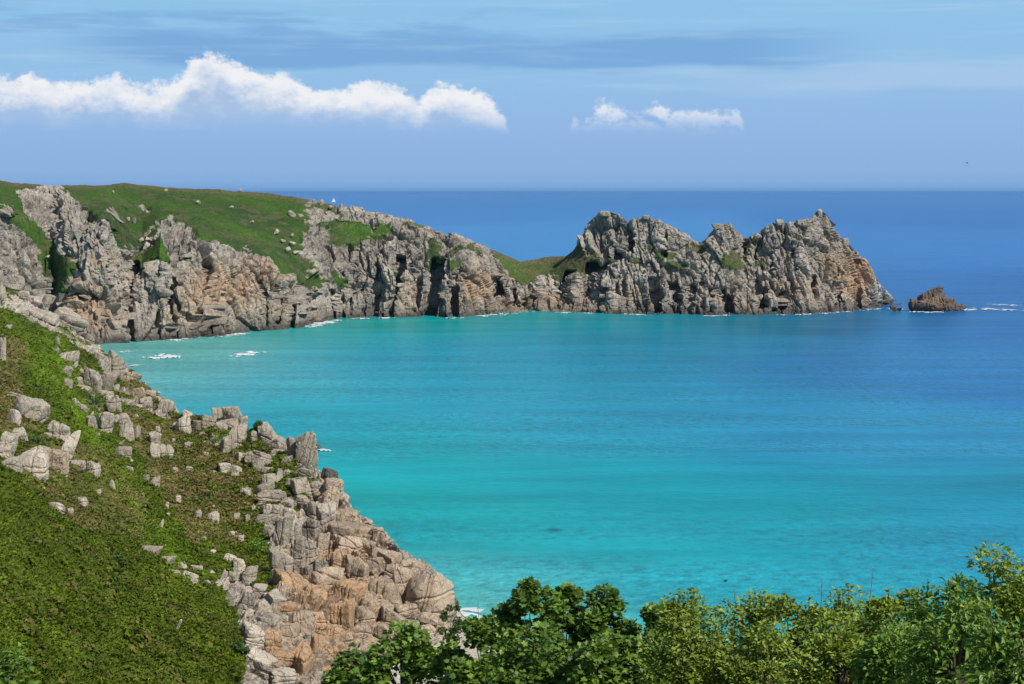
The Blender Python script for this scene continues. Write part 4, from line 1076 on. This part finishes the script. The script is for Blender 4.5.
def bird(loc, sz, flying, label):
    V, Fc = ico(2); P = V*np.array([.5, .2, .2]); P[:, 2] += .12*np.clip(P[:, 0], -.5, .5)
    hd = V*.12+np.array([.48, 0, .22]); bl_ = tube([.55, 0, .22], [.75, 0, .18], .04, .01, 5)
    bg = Bag(); bg.add((P*sz, Fc)); bg.add((hd*sz, Fc))
    o1 = mesh_np('seabird', np.concatenate(bg.V), np.concatenate(bg.F), M['bird'], True, None, None, loc)
    tag(o1, label, 'seabird')
    mesh_np('beak', bl_[0]*sz, bl_[1], M['straw'], False, None, o1)
    for sd in (-1, 1):
        sp_ = 1.1 if flying else .25
        Vw = np.array([(.2, .1*sd, .1), (-.2, .1*sd, .1), (-.25, (.1+sp_*.5)*sd, .3), (.15, (.1+sp_*.5)*sd, .35), (-.2, (.1+sp_)*sd, .15), (-.02, (.1+sp_)*sd, .17)])*sz
        mesh_np('wing', Vw, np.array([(0, 1, 2, 3), (3, 2, 4, 5)]), M['bird'], False, None, o1)
dd = H*F/(581.5-HZ); b_l = W(725.5, 581, dd); b_l[2] = .12
bird(b_l, .75, False, 'tiny dark seabird floating on the turquoise water')
bird(W(967, 163, 330), .42, True, 'tiny dark seabird flying in the sky at right')

# ------------------------------------------------------------------ sea haze
m, nt, b = newmat('sea_haze'); nt.nodes.remove(b)
pv_ = N(nt, 'ShaderNodeVolumePrincipled'); pv_.inputs['Color'].default_value = (.25, .52, 1, 1); pv_.inputs['Density'].default_value = HAZE
nt.links.new(pv_.outputs[0], nt.nodes['Material Output'].inputs['Volume'])
bx = np.array([(x, y, z) for x in (-490000, 490000) for y in (-400, 405000) for z in (-14, 112)], float)
hz_o = mesh_np('haze', bx, np.array([(0, 1, 3, 2), (4, 6, 7, 5), (0, 4, 5, 1), (2, 3, 7, 6), (0, 2, 6, 4), (1, 5, 7, 3)]), m)
tag(hz_o, 'thin blue sea haze in the air', 'haze', kind='stuff')

# ------------------------------------------------------------------ world
w = bpy.data.worlds.new('World'); scene.world = w; w.use_nodes = True
nt = w.node_tree; bg = nt.nodes['Background']
SUN_EL, SUN_AZ = math.radians(47), math.radians(132)     # azimuth clockwise from +Y (the view direction)
sky = N(nt, 'ShaderNodeTexSky', sky_type='NISHITA', sun_disc=False)
sky.sun_elevation = SUN_EL; sky.sun_rotation = SUN_AZ; sky.air_density = 1; sky.dust_density = .6
tc = N(nt, 'ShaderNodeTexCoord').outputs['Generated']
sx = N(nt, 'ShaderNodeSeparateXYZ'); nt.links.new(tc, sx.inputs[0])
az = math_(nt, 'MULTIPLY_ADD', math_(nt, 'ARCTAN2', sx.outputs[0], sx.outputs[1]), F, CX)      # degrees of azimuth in 1/1600 rad
el = math_(nt, 'MULTIPLY', math_(nt, 'ARCSINE', sx.outputs[2]), F)
cb = N(nt, 'ShaderNodeCombineXYZ'); nt.links.new(az, cb.inputs[0]); nt.links.new(el, cb.inputs[1]); uv = cb.outputs[0]
# haze-blue air near the horizon, mixing into the Nishita sky above 10 degrees
eln = math_(nt, 'DIVIDE', el, 300.)
def L_(r, g, b): return tuple(srgb(r, g, b))
gr = ramp(nt, eln, [(0., L_(114, 162, 215)), (.03, L_(134, 173, 219)), (.07, L_(141, 178, 223)), (.2, L_(146, 183, 228)), (.36, L_(148, 191, 231)), (.64, L_(144, 195, 232)), (1., L_(128, 184, 228))])
def smooth(x, a, b):
    m_ = N(nt, 'ShaderNodeMapRange', interpolation_type='SMOOTHSTEP'); m_.inputs[1].default_value = a; m_.inputs[2].default_value = b
    nt.links.new(x, m_.inputs[0]); return m_.outputs[0]
def mul(*a):
    r = a[0]
    for x in a[1:]: r = math_(nt, 'MULTIPLY', r, x)
    return r
def nz2(sx_, sy_, det=5, rough=.55, sc=1.): return noise(nt, uv, sc, det, rough, (sx_, sy_, 1))
# blue gap between veils of thin high cloud
wob = math_(nt, 'MULTIPLY', math_(nt, 'SUBTRACT', nz2(.006, .03, 4), .5), 34.)
elw = math_(nt, 'ADD', el, wob)
band = mul(smooth(elw, 118, 128), math_(nt, 'SUBTRACT', 1., smooth(elw, 150, 162)), smooth(az, 40, 160), math_(nt, 'SUBTRACT', 1., smooth(az, 720, 900)))
band2 = mul(smooth(elw, 150, 156), math_(nt, 'SUBTRACT', 1., smooth(elw, 172, 184)), math_(nt, 'SUBTRACT', 1., smooth(az, 420, 640)), smooth(nz2(.008, .05), .42, .6))
c = mixc(nt, math_(nt, 'MULTIPLY', band, .85), gr, L_(118, 168, 218))
c = mixc(nt, math_(nt, 'MULTIPLY', band2, .6), c, L_(118, 168, 218))
wis = mul(smooth(nz2(.004, .06, 6, .6), .48, .72), smooth(el, 85, 110))
c = mixc(nt, math_(nt, 'MULTIPLY', wis, .35), c, L_(185, 212, 236))
pv = mul(smooth(elw, 92, 104), math_(nt, 'SUBTRACT', 1., smooth(elw, 112, 130)), smooth(az, 560, 900))
c = mixc(nt, math_(nt, 'MULTIPLY', pv, .5), c, L_(180, 205, 232))
# cumulus bank: height of the tops along the horizon
tops = [(-400, 80), (-200, 84), (-100, 74), (0, 79), (30, 76), (50, 74), (62, 84), (85, 80), (100, 78), (115, 77), (135, 79), (160, 86), (180, 74), (190, 66), (200, 57), (212, 53), (225, 55), (240, 61), (255, 66), (263, 74), (280, 71), (293, 72), (305, 80), (320, 86), (345, 83), (365, 80), (385, 83), (402, 85), (412, 92), (421, 95), (428, 87), (436, 83), (452, 81), (470, 86), (485, 92), (497, 101), (505, 116), (520, 140), (566, 140), (572, 120), (585, 116), (590, 104), (598, 98), (610, 97), (620, 105), (626, 112), (640, 110), (652, 108), (655, 101), (664, 102), (676, 110), (695, 111), (712, 109), (722, 104), (732, 106), (742, 118), (752, 140), (1100, 140), (1300, 90), (1500, 140), (2600, 140)]
fc = N(nt, 'ShaderNodeFloatCurve'); cu = fc.mapping.curves[0]
xs_ = [(t[0]+400)/3000. for t in tops]; ys_ = [(HZ-t[1])/200. for t in tops]
cu.points[0].location = (xs_[0], ys_[0]); cu.points[1].location = (xs_[-1], ys_[-1])
for x_, y_ in list(zip(xs_, ys_))[1:-1]: cu.points.new(x_, y_)
for p_ in cu.points: p_.handle_type = 'AUTO_CLAMPED'
fc.mapping.update()
nt.links.new(math_(nt, 'DIVIDE', math_(nt, 'ADD', az, 400.), 3000.), fc.inputs['Value'])
puff = nz2(.045, .06, 7, .6)
puff2 = nz2(.15, .17, 5, .6)
topn = math_(nt, 'ADD', math_(nt, 'MULTIPLY', fc.outputs[0], 200.), math_(nt, 'ADD', math_(nt, 'MULTIPLY', math_(nt, 'SUBTRACT', puff, .5), 38.), math_(nt, 'MULTIPLY', math_(nt, 'SUBTRACT', puff2, .5), 16.)))
dep = math_(nt, 'SUBTRACT', topn, el)       # distance below the cloud top
body = smooth(dep, 0., 11.)
base_ = math_(nt, 'SUBTRACT', math_(nt, 'ADD', el, math_(nt, 'MULTIPLY', math_(nt, 'SUBTRACT', nz2(.02, .05), .5), 14.)), 0.)
low = smooth(base_, 54, 88)
cm = mul(body, low)
right = smooth(az, 520, 560)
cm = math_(nt, 'MULTIPLY', cm, math_(nt, 'SUBTRACT', 1., math_(nt, 'MULTIPLY', right, math_(nt, 'SUBTRACT', 1., smooth(puff, .36, .56)))))
cm = math_(nt, 'MULTIPLY', cm, math_(nt, 'SUBTRACT', 1., math_(nt, 'MULTIPLY', right, .15)))
shade = math_(nt, 'ADD', smooth(dep, 12., 46.), math_(nt, 'MULTIPLY', math_(nt, 'SUBTRACT', nz2(.035, .055, 6, .6), .5), 1.5), None, True)
cc = mixc(nt, shade, L_(238, 240, 244), L_(168, 194, 228))
c = mixc(nt, cm, c, cc)
hi = smooth(el, 260, 520)
sk = mixc(nt, 1.0, sky.outputs[0], (.08, .08, .08), 'MULTIPLY')
c = mixc(nt, hi, c, sk)
nt.links.new(c, bg.inputs['Color']); bg.inputs['Strength'].default_value = 1.0

sun = bpy.data.lights.new('sun', 'SUN'); sun.energy = 4.6; sun.angle = math.radians(.5); sun.color = (1, .95, .87)
so = bpy.data.objects.new('sun', sun); col.objects.link(so)
so.rotation_euler = (math.pi/2-SUN_EL, 0, math.pi-SUN_AZ)
so.location = (0, 0, 300)

cam = bpy.data.cameras.new('camera'); co = bpy.data.objects.new('camera', cam); col.objects.link(co)
cam.sensor_width = 36; cam.lens = 36*F/1024; cam.shift_y = -(342-HZ)/1024
cam.clip_start = .5; cam.clip_end = 2e6
co.location = (0, 0, H); co.rotation_euler = (math.pi/2, 0, 0)
scene.camera = co
scene.view_settings.view_transform = 'Standard'; scene.view_settings.look = 'None'; scene.view_settings.exposure = 0; scene.view_settings.gamma = 1
